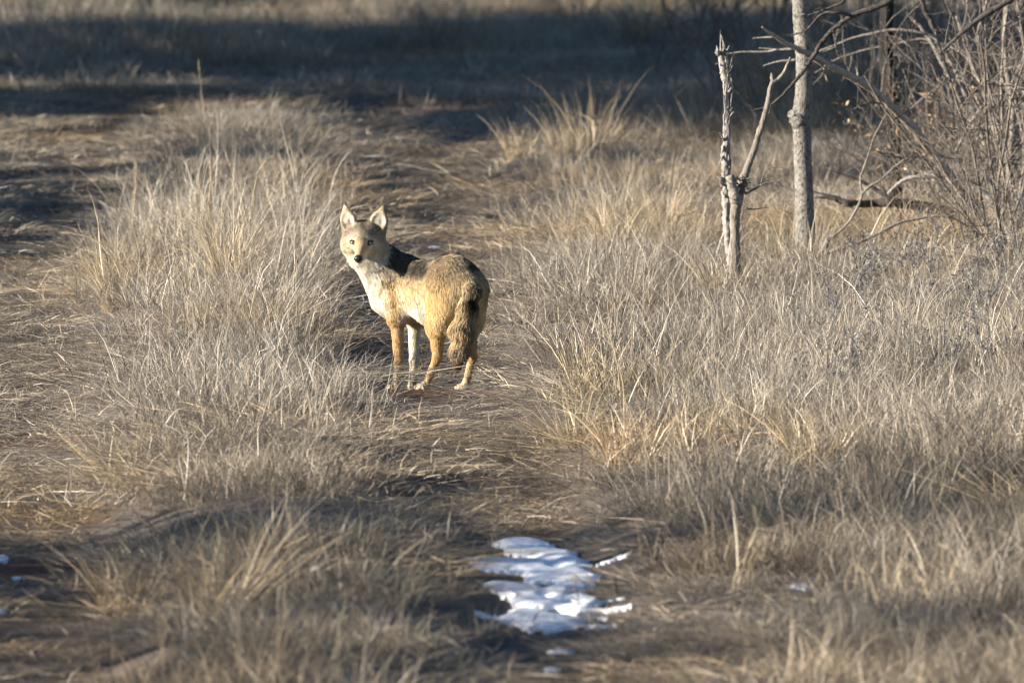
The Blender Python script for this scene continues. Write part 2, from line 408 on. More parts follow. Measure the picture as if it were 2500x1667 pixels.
for lab, ell in snow_fields:
    E = np.array(ell); x0, x1 = (E[:, 0] - E[:, 2]).min() - .1, (E[:, 0] + E[:, 2]).max() + .1
    y0, y1 = (E[:, 1] - E[:, 3]).min() - .1, (E[:, 1] + E[:, 3]).max() + .1
    st = .007
    xs = np.arange(x0, x1, st); ys = np.arange(y0, y1, st * 2.2)
    X, Y = np.meshgrid(xs, ys); f = np.zeros_like(X)
    for cx, cy, ax, ay in ell:
        f = np.maximum(f, 1 - ((X - cx) / ax) ** 2 - ((Y - cy) / ay) ** 2) if len(ell) < 2 else f + np.exp(-2.0 * (((X - cx) / ax) ** 2 + ((Y - cy) / ay) ** 2)) * 1.0
    fs = f - (.16 if len(ell) > 1 else .30) + .45 * (fbm(X * .4, Y, 6, 71, 2) - .5)
    f = fs + .22 * (fbm(X * .45, Y, 18, 75, 3) - .5) + .14 * (fbm(X, Y * .7, 60, 79, 2) - .5)
    th = .012 + .014 * sstep(-.05, .5, fs) + .006 * (fbm(X * .3, Y, 7, 33, 2) - .5) * sstep(.1, .5, fs)
    if len(ell) < 2: f = f + .5 * (fbm(X * .5, Y * .5, 40, 83, 2) - .5); th = .004 + .005 * sstep(0, .5, fs)
    Zs = gz(X, Y) + np.where(f > 0, th, -.02)
    keep = f > -.08
    ii = np.arange(X.size).reshape(X.shape)
    k4 = keep[:-1, :-1] & keep[:-1, 1:] & keep[1:, 1:] & keep[1:, :-1]
    q = np.stack([ii[:-1, :-1], ii[:-1, 1:], ii[1:, 1:], ii[1:, :-1]], -1)[k4]
    if not len(q): continue
    par = {}                                   # keep the largest connected sheet
    def find(a_):
        while par.setdefault(a_, a_) != a_: par[a_] = par[par[a_]]; a_ = par[a_]
        return a_
    ql = q.tolist()
    for a_, b_, c_, d_ in ql:
        r0 = find(a_)
        for z_ in (b_, c_, d_):
            r1_ = find(z_)
            if r1_ != r0: par[r1_] = r0
    rt = np.array([find(w[0]) for w in ql]); uq, ct = np.unique(rt, return_counts=True); q = q[rt == uq[np.argmax(ct)]]
    used = np.unique(q); remap = np.full(X.size, -1); remap[used] = np.arange(len(used))
    me = mesh_np('snow_patch', np.stack([X, Y, Zs], -1).reshape(-1, 3)[used], remap[q])
    o = link('snow_patch', me, m_snow); tag(o, lab, 'snow patch', 'melting snow patches in the ruts')

# ------------------------------------------------------------------ scatter the grass
g = np.random.default_rng(5)
P = samples(4.6, -13.4, 46.6, 3.0, 2.6, g); x, y = P[:, 0], P[:, 1]; h = hmap(x, y)
k = (h > .11) & (g.uniform(0, 1, len(x)) < sstep(.12, .26, h) * .9 + .06); P = P[k]; h = h[k]; x, y = P[:, 0], P[:, 1]
hs = h * g.uniform(.7, 1.25, len(x))
scatter('tall_grass', 'tall straw coloured bunchgrass standing on the strip between the ruts and the verge', np.c_[P, gz(x, y)], np.stack([.75 + hs * .6, .75 + hs * .6, hs / .42], -1), g.integers(0, 13, len(x)), tints(x, y, g), TALL + ARCH, m_grass)
P = samples(7.4, -13.4, 46.6, 3.0, 2.6, g); x, y = P[:, 0], P[:, 1]; h = hmap(x, y)
k = (h > .05) & (g.uniform(0, 1, len(x)) < sstep(.04, .10, h)); P = P[k]; h = h[k]; x, y = P[:, 0], P[:, 1]
hs = np.clip(h, .06, .2) * g.uniform(.7, 1.3, len(x)) * 1.05
scatter('fine_grass', 'fine dry grey and tan grass filling the space between taller clumps', np.c_[P, gz(x, y)], np.stack([.85 + hs, .85 + hs, hs / .19], -1), g.integers(0, 8, len(x)), tints(x, y, g) * .92, MID, m_grass)
P = samples(5.2, -13.4, 46.6, 3.0, 2.6, g); x, y = P[:, 0], P[:, 1]; h = hmap(x, y)
k = ((h < .14) | (g.uniform(0, 1, len(x)) < .5)) & (g.uniform(0, 1, len(x)) < np.where(ruts(x, y) > .4, .25, 1.0) * (1 - .9 * np.exp(-(((x + .36) / .45) ** 4 + ((y) / .7) ** 4)))); P = P[k]; x, y = P[:, 0], P[:, 1]
sv = g.uniform(.35, 1.0, len(x)) * np.where(hmap(x, y) < .012, .1, 1)
scatter('short_grass', 'short matted dead grass covering the open ground and rut edges', np.c_[P, gz(x, y)], np.stack([g.uniform(.8, 1.3, len(x))] * 2 + [sv], -1), g.integers(0, 8, len(x)), tints(x, y, g) * .9, SHORT, m_grass)
P = samples(7.5, -13.4, 36.6, 3.0, 2.6, g); x, y = P[:, 0], P[:, 1]
keep = (hmap(x, y) < .12) | (g.uniform(0, 1, len(x)) < .45)
keep &= (ruts(x, y) < .45) | (g.uniform(0, 1, len(x)) < .85)
nearp = np.exp(-(((x + .38) / .54) ** 6 + ((y + .15) / .75) ** 6)); keep &= g.uniform(0, 1, len(x)) > nearp * .97
for lab, ell in snow_fields:
    for cx, cy, ax, ay in ell: keep &= (((x - cx) / (ax + .3)) ** 2 + ((y - cy) / (ay + .3)) ** 2) > 1
P = P[keep]; x, y = P[:, 0], P[:, 1]
sc_ = g.uniform(.8, 1.3, len(x))
scatter('grass_litter', 'broken straw litter lying flat on the ground and in the ruts', np.c_[P, gz(x, y) + .003], np.stack([sc_, sc_, g.uniform(.6, 1.2, len(x))], -1), g.integers(0, 10, len(x)), tints(x, y, g) * np.array([.98, .95, .9]), LIT, m_grass, .03)
P = samples(1.6, 46.6, 96, 5, 5, g); x, y = P[:, 0], P[:, 1]
scatter('far_grass', 'pale yellowish tall grass on the sunlit slope along the top', np.c_[P, gz(x, y)], np.stack([g.uniform(1.3, 1.9, len(x))] * 2 + [g.uniform(1.5, 2.6, len(x))], -1), g.integers(0, 8, len(x)), tints(x, y, g), [m.copy() for m in MID], m_grass)

# ------------------------------------------------------------------ wood
def bark_mat(name, c0, c1, cs, spot, sc=(60, 60, 18), thr=.56):
    m, n, l, b = nodes_mat(name)
    tc = n.new('ShaderNodeTexCoord'); mp = n.new('ShaderNodeMapping'); mp.inputs['Scale'].default_value = sc; l.new(tc.outputs['Object'], mp.inputs['Vector'])
    n1 = noise(n, l, mp.outputs[0], 1.0, 5, .7, .3); n2 = noise(n, l, tc.outputs['Object'], 14, 4, .6)
    n3 = noise(n, l, mp.outputs[0], 2.2, 3, .6, .2)
    r = ramp(n, [(.3, c0), (.7, c1)]); l.new(n1.outputs[0], r.inputs[0])
    r2 = ramp(n, [(thr - .03, (0, 0, 0)), (thr + .02, (1, 1, 1))]); l.new(n3.outputs[0], r2.inputs[0])
    f = n.new('ShaderNodeMath'); f.operation = 'MULTIPLY'; l.new(r2.outputs[0], f.inputs[0]); f.inputs[1].default_value = spot
    c = mixc(n, l, f.outputs[0], r.outputs[0], cs)
    r4 = ramp(n, [(.3, (.75, .75, .75)), (.7, (1.1, 1.1, 1.1))]); l.new(n2.outputs[0], r4.inputs[0])
    c = mixc(n, l, 1.0, c, r4.outputs[0], 'MULTIPLY')
    l.new(c, b.inputs['Base Color']); b.inputs['Roughness'].default_value = .85; b.inputs['Specular IOR Level'].default_value = .2
    bp = n.new('ShaderNodeBump'); bp.inputs['Strength'].default_value = .9; bp.inputs['Distance'].default_value = .006
    l.new(n3.outputs[0], bp.inputs['Height']); l.new(bp.outputs[0], b.inputs['Normal'])
    return m
m_trunk = bark_mat('speckled_bark', (.165, .155, .14), (.29, .275, .245), (.06, .05, .043), .85, (70, 70, 30), .54)
m_bleach = bark_mat('bleached_wood', (.13, .115, .105), (.52, .485, .45), (.07, .055, .045), .6, (120, 120, 7), .57)
m_snag = bark_mat('peeling_wood', (.135, .115, .098), (.32, .285, .245), (.10, .07, .05), .6, (70, 70, 10), .57)
m_dark = bark_mat('dark_bark', (.035, .03, .028), (.12, .105, .095), (.02, .018, .017), .6, (60, 60, 12))
m_branch = bark_mat('grey_branch', (.17, .15, .13), (.36, .32, .275), (.10, .08, .065), .5, (50, 50, 50))
m_twig = bark_mat('brown_twig', (.10, .085, .072), (.26, .225, .19), (.08, .06, .045), .4, (40, 40, 40))
m_pale = bark_mat('pale_wood', (.27, .235, .20), (.50, .45, .39), (.10, .08, .065), .5, (50, 50, 50))
m_black = bark_mat('black_bark', (.010, .009, .009), (.035, .032, .03), (.006, .006, .006), .6, (60, 60, 12))
m_sapling = bark_mat('sapling_bark', (.14, .12, .10), (.32, .275, .23), (.08, .06, .045), .5, (60, 60, 9))

def smooth_path(pts, per=6):
    P = np.asarray(pts, float)
    if len(P) < 3:
        t = np.linspace(0, 1, per + 1)[:, None]; return P[0] * (1 - t) + P[-1] * t, np.linspace(0, len(P) - 1, per + 1)
    Q = np.vstack([2 * P[0] - P[1], P, 2 * P[-1] - P[-2]]); out = []; u = []
    for i in range(len(P) - 1):
        a, b_, c_, d = Q[i:i + 4]
        for s in range(per):
            t = s / per
            out.append(.5 * (2 * b_ + (c_ - a) * t + (2 * a - 5 * b_ + 4 * c_ - d) * t * t + (3 * b_ - a - 3 * c_ + d) * t ** 3)); u.append(i + t)
    out.append(P[-1]); u.append(len(P) - 1)
    return np.array(out), np.array(u)
class MB:
    def __init__(s): s.v = []; s.q = []; s.t = []; s.n = 0
    def tube(s, pts, rad, sides=6, per=5, jit=.0, rough=0.0, cap=True, seed=0):
        P, u = smooth_path(pts, per)
        R = np.interp(u * (len(rad) - 1) / max(u[-1], 1e-9), np.arange(len(rad)), rad) if not np.isscalar(rad) else np.full(len(P), rad)
        rs = np.random.default_rng(seed + len(P) * 7 + s.n % 9973)
        if jit: P = P + rs.normal(0, 1, P.shape) * (R * jit)[:, None]
        T = np.gradient(P, axis=0); T /= np.linalg.norm(T, axis=1)[:, None] + 1e-9
        up = np.array([0, 0, 1.]) if abs(T[0][2]) < .9 else np.array([1., 0, 0])
        a = np.cross(T[0], up); a /= np.linalg.norm(a); rings = []
        th = np.arange(sides) * 2 * np.pi / sides
        for i in range(len(P)):
            a = a - T[i] * a.dot(T[i]); a /= np.linalg.norm(a) + 1e-9; b_ = np.cross(T[i], a)
            rr = R[i] * (1 + (rs.normal(0, rough, sides) if rough else 0))
            rings.append(P[i] + (np.cos(th) * rr)[:, None] * a + (np.sin(th) * rr)[:, None] * b_)
        V = np.concatenate(rings); k = len(P); ii = np.arange(k * sides).reshape(k, sides) + s.n; j = np.roll(ii, -1, 1)
        s.q.append(np.stack([ii[:-1], j[:-1], j[1:], ii[1:]], -1).reshape(-1, 4)); s.v.append(V); s.n += len(V)
        if cap:
            for e, sg in ((0, -1), (k - 1, 1)):
                s.v.append((P[e] + T[e] * sg * R[e] * .3)[None]); c = s.n; s.n += 1
                s.t.append(np.stack([ii[e], j[e], np.full(sides, c)], -1) if sg > 0 else np.stack([j[e], ii[e], np.full(sides, c)], -1))
        return P
    def leaf(s, p, d, w, rs):
        side = np.cross(d, rs.normal(0, 1, 3)); side /= np.linalg.norm(side) + 1e-9; nn = np.cross(side, d); 
        L = np.linalg.norm(d); V = np.array([p, p + d * .45 + side * w + nn * .1, p + d, p + d * .45 - side * w - nn * .1]); i = s.n
        s.v.append(V); s.q.append(np.array([[i, i + 1, i + 2, i + 3]])); s.n += 4
    def build(s, name, mat, parent=None, org=None, smooth=True):
        V = np.concatenate(s.v)
        if org is not None: V = V - np.asarray(org)
        me = mesh_np(name, V, np.concatenate(s.q) if s.q else None, np.concatenate(s.t) if s.t else None, smooth)
        return link(name, me, mat, parent)
def C3(cx, cy, Y): return at(1650 + cx * .44643, cy * .44643, Y)
def PX(Y): return (Y + CAM_D) / FPX                       # metres per photograph pixel at depth Y
def path3(pts, Y): # (cx, cy[, Y]) list in the enlarged crop of the upper right
    return np.array([C3(p[0], p[1], p[2] if len(p) > 2 else Y) for p in pts])
def twigs(mb, p, d, L, r, lev, rs, sides=3, bend=.25, kids=(2, 4), ang=.7, seg=4):
    pts = [p]; dd = d / np.linalg.norm(d)
    for i in range(seg):
        dd = dd + rs.normal(0, bend, 3) * .6; dd[2] += .04; dd /= np.linalg.norm(dd); pts.append(pts[-1] + dd * L / seg)
    mb.tube(pts, [r, r * .45], sides, 1, cap=False)
    # radii: interp over control points
    if lev > 0:
        for _ in range(rs.integers(kids[0], kids[1] + 1)):
            t = rs.uniform(.25, .95); k = min(int(t * seg), seg - 1); q0 = pts[k] + (pts[k + 1] - pts[k]) * (t * seg - k)
            d2 = (pts[k + 1] - pts[k]); d2 = d2 / np.linalg.norm(d2) + rs.normal(0, ang, 3) * .75; d2 /= np.linalg.norm(d2)
            twigs(mb, q0, d2, L * rs.uniform(.4, .65), r * .55, lev - 1, rs, sides, bend, kids, ang, max(2, seg - 1))
    return pts

# --- slender living tree with the speckled trunk
Yt = 6.2; px_m = PX(Yt); gb = C3(712, 1440, Yt)
base = np.array([gb[0], Yt, float(gz(gb[0], Yt)) - .05])
tree = empty('slender_tree', base, 'slender bare tree with pale speckled bark and a swollen knot, beside the snag', 'tree')
tp = path3([(716, 1440), (708, 1330), (706, 1200), (702, 1060), (696, 920), (692, 800), (690, 700), (688, 640), (695, 560), (703, 440), (702, 320), (694, 200), (686, 90), (680, 0)], Yt)
tr_ = [w * .44643 * px_m for w in (66, 56, 53, 51, 50, 49, 51, 53, 50, 47, 46, 48, 47, 45)]
top = [tp[-1] + np.array([-.02, .02, .45]), tp[-1] + np.array([.06, .05, .95]), tp[-1] + np.array([.1, .1, 1.5])]
tp = np.vstack([base[None], tp, top]); tr_ = [tr_[0] * 1.25] + tr_ + [tr_[-1] * .9, tr_[-1] * .75, tr_[-1] * .5]
mb = MB(); mb.tube(tp, tr_, 18, 7, .02, .012, seed=3); trunk = mb.build('trunk', m_trunk, tree, base)
mb = MB(); mb.tube(path3([(700, 720), (680, 668), (655, 640), (632, 634), (620, 642)], Yt - .015), [.030, .044, .040, .027, .012], 10, 4, .05, .03); mb.build('knot', m_trunk, trunk, base)
def bough(pts, rad, Y, name='branch', mat=m_dark, parent=tree, org=base, sides=7, sp=0, spl=.12, seed=1, rough=.06):
    mb = MB(); P = mb.tube(path3(pts, Y) if not isinstance(pts, np.ndarray) else pts, rad, sides, 6, .12, rough, seed=seed); rs = np.random.default_rng(seed)
    for _ in range(sp):
        i = rs.integers(2, len(P) - 2); d = (P[i + 1] - P[i]); d /= np.linalg.norm(d); d = d * .5 + rs.normal(0, .6, 3)
        mb.tube([P[i], P[i] + d * spl * .5, P[i] + d * spl * rs.uniform(.6, 1.1) + rs.normal(0, .012, 3)], [np.mean(rad) * .35, np.mean(rad) * .25, .001], 4, 2, cap=False)
    return mb.build(name, mat, parent, org)
crown0 = tp[-3]
bough(np.vstack([crown0[None], C3(1000, -170, 6.0)[None], C3(1300, -110, 5.8)[None], path3([(1180, 0), (1080, 45), (960, 90), (860, 165), (800, 230), (760, 295), (700, 385), (630, 470), (560, 545), (500, 585), (430, 600)], 5.75)]), [.022, .020, .018, .016, .014, .013, .012, .011, .011, .010, .009, .008, .007, .005, .003], 7.6, mat=m_dark, sp=10, spl=.09)
bough(np.vstack([C3(960, 88, 5.75)[None], path3([(890, 72), (800, 78), (720, 160), (630, 200)], 5.7)]), [.008, .007, .006, .005, .002], 7.6, sp=4, spl=.05, seed=4)
bough(np.vstack([crown0[None], C3(900, -80, 6.1)[None], path3([(920, 5), (850, 40), (770, 70), (720, 85)], 6.05)]), [.014, .011, .008, .006, .004, .002], 8, sp=6, spl=.07, seed=5)
for s_, d in enumerate([(-.5, .1, .9), (.6, .2, .7), (.1, -.4, .9), (.35, .4, .8)]):
    mb = MB(); rs = np.random.default_rng(30 + s_); twigs(mb, tp[-2] + 0, np.array(d), 1.3, .02, 3, rs, 4, .22); mb.build('branch', m_dark, tree, base)

# --- dead snag: a splintered bleached stem and a forked peeling one
Ys = 4.2; px_s = PX(Ys); gb = C3(330, 1560, Ys)
sb = np.array([gb[0], Ys, float(gz(gb[0], Ys)) - .04])
snag = empty('dead_snag', sb, 'broken dead snag with a bleached splintered stem and a forked peeling stem', 'snag')
K = .44643 * px_s
p1 = path3([(330, 1600), (310, 1450), (290, 1330), (280, 1220), (276, 1100), (274, 990), (274, 900), (276, 780), (280, 680), (282, 560), (276, 470), (262, 400), (254, 320), (246, 280)], Ys + .03)
mb = MB(); mb.tube(np.vstack([sb[None], p1]), [w * K for w in (30, 28, 26, 24, 22, 24, 23, 24, 22, 18, 17, 19, 22, 22, 20)], 12, 8, .05, .16, seed=6)
mb.build('bleached_stem', m_bleach, snag, sb)
rs = np.random.default_rng(9); mb = MB()
for (cx, cy, ex, ey, r0) in [(236, 300, 222, 252, .012), (262, 300, 292, 252, .008), (250, 290, 262, 262, .009), (290, 500, 302, 480, .007), (288, 420, 280, 405, .005), (262, 770, 240, 726, .006), (262, 800, 246, 850, .008), (256, 850, 236, 900, .006), (262, 985, 222, 968, .012), (258, 1010, 236, 1000, .008), (256, 1060, 270, 1090, .008), (228, 350, 216, 352, .005)]:
    mb.tube([C3(cx, cy, Ys + .02), C3((cx + ex) / 2 + 2, (cy + ey) / 2, Ys), C3(ex, ey, Ys - .01)], [r0, r0 * .8, .0015], 5, 3, .2, .2)
for _ in range(60):     # loose splinters along the stem
    i = rs.integers(3, len(p1) - 2); f = rs.uniform(0, 1); q0 = p1[i] * (1 - f) + p1[i + 1] * f + np.array([rs.uniform(-1, 1) * 16 * K, -rs.uniform(.3, 1) * 14 * K, 0])
    mb.tube([q0, q0 + np.array([rs.normal(0, .006), -.004, rs.uniform(.04, .10)]), q0 + np.array([rs.normal(0, .014), -.012, rs.uniform(.09, .16)])], [.004, .0045, .001], 4, 2, .1, .2, cap=False)
tag(mb.build('splinters', m_bleach, snag, sb), kind='stuff')
p2 = path3([(335, 1600), (332, 1480), (325, 1380), (322, 1270), (325, 1170), (340, 1080), (356, 1010), (380, 950), (402, 890), (425, 830), (445, 760), (465, 700), (490, 620), (508, 540), (516, 490), (532, 450), (560, 435), (590, 400), (612, 350), (628, 315)], Ys - .06)
mb = MB(); mb.tube(p2, [w * K for w in (30, 30, 28, 27, 28, 30, 28, 22, 19, 18, 17, 16, 16, 15, 14, 14, 11, 10, 8, 6)], 12, 6, .05, .07, seed=8); 
stem2 = mb.build('forked_stem', m_snag, snag, sb)
mb = MB(); mb.tube(path3([(530, 455), (526, 425), (523, 400)], Ys - .06), [.012, .010, .003], 7, 4, .1, .1); mb.build('broken_tip', m_snag, stem2, sb)
mb = MB(); mb.tube(path3([(330, 1110), (322, 1070), (306, 1010), (297, 965)], Ys - .12), [.028, .026, .023, .021], 10, 5, .05, .06); mb.build('broken_stub', m_branch, stem2, sb)
mb = MB()
for pts, r0 in [([(380, 1060), (430, 1035), (480, 1005), (540, 995), (590, 980), (612, 965)], .006), ([(466, 1005), (480, 960), (500, 925), (550, 915), (590, 920), (610, 935)], .004), ([(540, 998), (580, 1020), (620, 1035)], .003), ([(560, 990), (600, 960)], .003), ([(378, 1140), (420, 1145), (510, 1135)], .006), ([(370, 1150), (358, 1200), (366, 1270), (360, 1290)], .004), ([(250, 1030), (215, 1020), (180, 995)], .003)]:
    mb = MB(); mb.tube(path3(pts, Ys - .1), list(np.linspace(r0, .0012, len(pts))), 5, 4, .15, .05); mb.build('twig', m_twig, snag, sb)
mb = MB()
for _ in range(26):   # frayed bark at the fork
    q0 = C3(rs.uniform(300, 375), rs.uniform(960, 1080), Ys - .1); mb.tube([q0, q0 + rs.normal(0, .02, 3), q0 + rs.normal(0, .035, 3)], [.003, .003, .001], 3, 2, cap=False)
tag(mb.build('frayed_bark', m_twig, snag, sb), kind='stuff')

# --- darker tree in the thicket, hung with vines
Yd = 9.6; gb = C3(1200, 1230, Yd); db = np.array([gb[0], Yd, float(gz(gb[0], Yd)) - .05])
dtree = empty('dark_tree', db, 'dark shaded tree trunk hung with thin vines inside the thicket', 'tree')
dp = path3([(1205, 1180), (1200, 1000), (1196, 860), (1190, 700), (1176, 540), (1160, 400), (1150, 280), (1150, 150), (1155, 40), (1165, -80)], Yd); kd = .44643 * PX(Yd)
dp = np.vstack([db[None], dp, dp[-1] + np.array([.05, .1, .9])])
mb = MB(); mb.tube(dp, [w * kd * 1.25 for w in (36, 33, 31, 31, 31, 33, 33, 32, 30, 30, 28, 16)], 12, 6, .05, .05); mb.build('trunk', m_black, dtree, db)
for s_, d in enumerate([(-.5, .1, .9), (.6, .2, .7), (.1, -.4, .9)]):
    mb = MB(); twigs(mb, dp[-1], np.array(d), 1.4, .025, 3, np.random.default_rng(50 + s_), 4, .22); mb.build('branch', m_dark, dtree, db)
mb = MB(); rs = np.random.default_rng(12)
for i in range(18):
    cx = rs.uniform(1040, 1330); a0 = rs.uniform(-60, 250); e0 = rs.uniform(500, 1180); w = rs.normal(0, 30)
    pts = [C3(cx + w * t + rs.normal(0, 16), a0 + (e0 - a0) * t, Yd - rs.uniform(.05, .4)) for t in np.linspace(0, 1, 6)]
    mb = MB(); mb.tube(pts, [rs.uniform(.0012, .003)] * 2, 4, 3, .2, cap=False); mb.build('vine', m_dark, dtree, db)

def limb(name, label, cat, pts, rad, Y, mat, sp=0, spl=.12, group=None, seed=1, sides=8, extra=(), rough=.08):
    P = path3(pts, Y); o0 = P[-1].copy()
    root = empty(name, o0, label, cat, group)
    mb = MB(); Q = mb.tube(P, rad, sides, 6, .1, rough, seed=seed); rs = np.random.default_rng(seed)
    mb.build('stem', mat, root, o0)
    mb = MB(); any_ = False
    for _ in range(sp):
        i = rs.integers(2, len(Q) - 2); d = (Q[i + 1] - Q[i]); d /= np.linalg.norm(d); d = -d * rs.choice([-.5, .5]) + rs.normal(0, .7, 3); d /= np.linalg.norm(d)
        mb = MB(); twigs(mb, Q[i], d, spl * rs.uniform(.5, 1.4), max(.002, np.mean(rad) * .25), 1, rs, 4, .3); mb.build('side_twig', mat, root, o0)
    for e, r0 in extra:
        mb = MB(); mb.tube(path3(e, Y), list(np.linspace(r0, .0015, len(e))), 6, 5, .1, .05); mb.build('side_twig', mat, root, o0)
    return root
limb('leaning_branch', 'long pale barkless branch leaning diagonally across the front of the speckled trunk', 'branch',
     [(472, 150, 5.75), (520, 185, 5.86), (590, 230, 5.97), (650, 262, 6.08), (740, 300, 6.19), (830, 352, 6.31), (920, 400, 6.42), (1000, 440, 6.53), (1110, 520, 6.64), (1180, 580, 6.75), (1240, 640, 6.86), (1330, 740, 6.97), (1380, 800, 7.08), (1440, 880, 7.19), (1500, 960, 7.31), (1570, 1060, 7.42), (1640, 1180, 7.53), (1680, 1290, 7.64)],
     [.003, .008, .011, .013, .015, .016, .017, .018, .019, .020, .021, .023, .024, .024, .022, .022, .023, .024], 8, m_pale, 3, .12, seed=21,
     extra=[([(530, 205), (480, 206), (420, 211)], .006), ([(650, 268), (560, 272), (455, 264)], .008), ([(560, 272), (480, 285), (360, 285), (280, 296)], .006), ([(660, 330), (580, 335), (520, 348), (480, 360)], .007), ([(990, 430), (994, 400), (984, 365)], .005), ([(1340, 745), (1338, 700)], .006)])
limb('arching_stem', 'thin reddish stem arching leftward behind the speckled trunk', 'branch',
     [(780, 282), (870, 248), (960, 212), (1080, 184), (1180, 166), (1290, 172), (1380, 190), (1440, 240), (1520, 370), (1600, 560), (1680, 760), (1740, 960), (1780, 1160)], list(np.linspace(.004, .014, 13)), 9.4, m_branch, 4, .14, seed=22)
limb('arching_stem', 'lower thin grey stem arching below the reddish one', 'branch',
     [(760, 400), (870, 330), (980, 290), (1100, 260), (1230, 236), (1370, 218), (1430, 300), (1500, 440), (1560, 560), (1640, 720), (1700, 900), (1730, 1130)], list(np.linspace(.002, .012, 12)), 9.8, m_branch, 3, .14, seed=23)
limb('broken_limb', 'mottled broken limb slanting down from the arching stems', 'branch',
     [(1250, 60), (1320, 130), (1390, 215), (1430, 290), (1480, 390), (1530, 480), (1560, 545)], [.008, .01, .012, .013, .013, .013, .011], 9.6, m_branch, 3, .1, seed=24)
limb('hanging_branch', 'dark drooping branch entering from the top right', 'branch',
     [(1650, 245), (1560, 200), (1480, 170), (1420, 165), (1390, 110), (1355, 40), (1340, -60), (1350, -300)], [.003, .006, .009, .012, .013, .012, .013, .02], 8.6, m_dark, 4, .12, seed=25,
     extra=[([(1350, 20), (1290, 70), (1240, 130), (1200, 200), (1180, 280)], .008)])
limb('fallen_branch', 'thick dark fallen branch lying level above the brush, right of the trunk', 'branch',
     [(755, 1080, 7.8), (830, 1080, 7.8), (890, 1095, 7.8), (960, 1110, 7.8), (1060, 1112, 7.9), (1180, 1112, 7.9), (1290, 1120, 8), (1400, 1145, 8), (1490, 1165, 8.1), (1560, 1185, 8.1), (1640, 1225, 8.2), (1720, 1270, 8.2), (1780, 1330, 8.3)],
     [.006, .010, .012, .016, .018, .022, .025, .029, .033, .037, .036, .036, .036], 8, m_dark, 0, seed=26, rough=.12,
     extra=[([(1185, 1110), (1140, 1070), (1090, 1035), (1000, 985), (900, 950), (832, 930)], .017), ([(960, 1125), (905, 1127)], .012), ([(900, 1085), (760, 1050), (690, 1040)], .008)])
limb('fallen_branch', 'grey fallen branch slanting up through grass beside the trunk base', 'branch',
     [(1520, 1180), (1400, 1185), (1280, 1205), (1200, 1228), (1080, 1290), (960, 1340), (820, 1390), (690, 1470), (560, 1540)], [.004, .005, .006, .008, .009, .010, .010, .009, .007], 5.6, m_twig, 4, .12, seed=27)
limb('pale_branch', 'pale bleached branch bowed like a low arch in the brush', 'branch',
     [(1160, 1060), (1200, 1020), (1250, 985), (1320, 968), (1400, 964), (1470, 972), (1540, 995), (1620, 1025), (1690, 1060), (1740, 1110)], [.006, .009, .011, .011, .012, .012, .013, .014, .014, .013], 7.6, m_bleach, 3, .12, seed=28)
limb('pale_branch', 'short straight pale branch lying level above the bowed one', 'branch',
     [(1490, 915), (1560, 925), (1650, 930), (1690, 960), (1740, 1040), (1800, 1150)], [.007, .010, .010, .011, .012, .012], 7.9, m_bleach, 1, .1, seed=29)
limb('curved_shoot', 'thin pale shoot rising in a curve left of the dark tree', 'branch',
     [(1145, 630), (1110, 700), (1078, 765), (1055, 840), (1035, 900), (1010, 970), (1014, 1030), (1020, 1060), (990, 1140), (940, 1220), (870, 1285), (820, 1330), (790, 1395)], list(np.linspace(.0025, .008, 13)), 6.4, m_branch, 4, .08, seed=31,
     extra=[([(1018, 1060), (1060, 1020), (1120, 985), (1200, 910), (1290, 850), (1340, 835)], .008)])
for lab_, pts_, r_, Y_, m_ in [
    ('dark thin deadfall branch crossing under the pale leaning one', [(1275, 775), (1340, 810), (1420, 870), (1500, 940), (1570, 1010), (1650, 1110), (1720, 1200)], .011, 8.0, m_dark),
    ('grey deadfall branch sloping down from the right edge towards the bowed branch', [(1920, 400), (1800, 480), (1700, 560), (1620, 660), (1560, 770), (1520, 860)], .009, 8.9, m_branch),
    ('long grey deadfall branch lying nearly level behind the sapling pole', [(1930, 860), (1800, 850), (1660, 880), (1540, 870), (1440, 800), (1350, 720)], .011, 9.2, m_branch),
    ('crooked dark deadfall branch high in the right thicket', [(1920, 180), (1800, 230), (1690, 300), (1600, 330), (1500, 300), (1420, 230)], .009, 9.4, m_dark),
    ('short pale deadfall twig poking left from the mottled limb', [(1600, 455), (1530, 440), (1465, 452), (1430, 430)], .006, 9.0, m_pale),
    ('grey deadfall branch leaning left to right below the arching stems', [(1410, 200), (1480, 330), (1580, 420), (1690, 620), (1790, 760), (1880, 960)], .010, 9.8, m_branch),
    ('thin dark deadfall branch low behind the fallen dark one', [(1400, 670), (1500, 672), (1620, 680), (1740, 690), (1860, 740)], .008, 9.5, m_dark)]:
    limb('deadfall_branch', lab_, 'branch', pts_, list(np.linspace(r_ * .4, r_, len(pts_))), Y_, m_, 6, .16, 'deadfall branches in the thicket', seed=int(pts_[0][0]) % 97)
limb('short_stick', 'short pale stick stub leaning at the trunk base', 'branch', [(838, 1300), (815, 1350), (782, 1405), (770, 1430)], [.013, .014, .014, .013], 5.7, m_branch, seed=32)
limb('weathered_root', 'pale weathered root lump at the foot of the speckled tree', 'root', [(575, 1450), (610, 1410), (650, 1412), (700, 1450), (730, 1500), (720, 1540)], [.008, .018, .024, .026, .026, .02], 5.6, m_bleach, seed=33, rough=.25,
     extra=[([(700, 1470), (780, 1520), (870, 1500)], .016)])
limb('crossing_branch', 'blurred dark branch crossing the upper right corner', 'branch', [(1900, -40), (1780, 30), (1680, 90), (1590, 160), (1500, 240), (1440, 300)], [.012, .011, .010, .008, .006, .003], -6, m_dark, 0, seed=34)
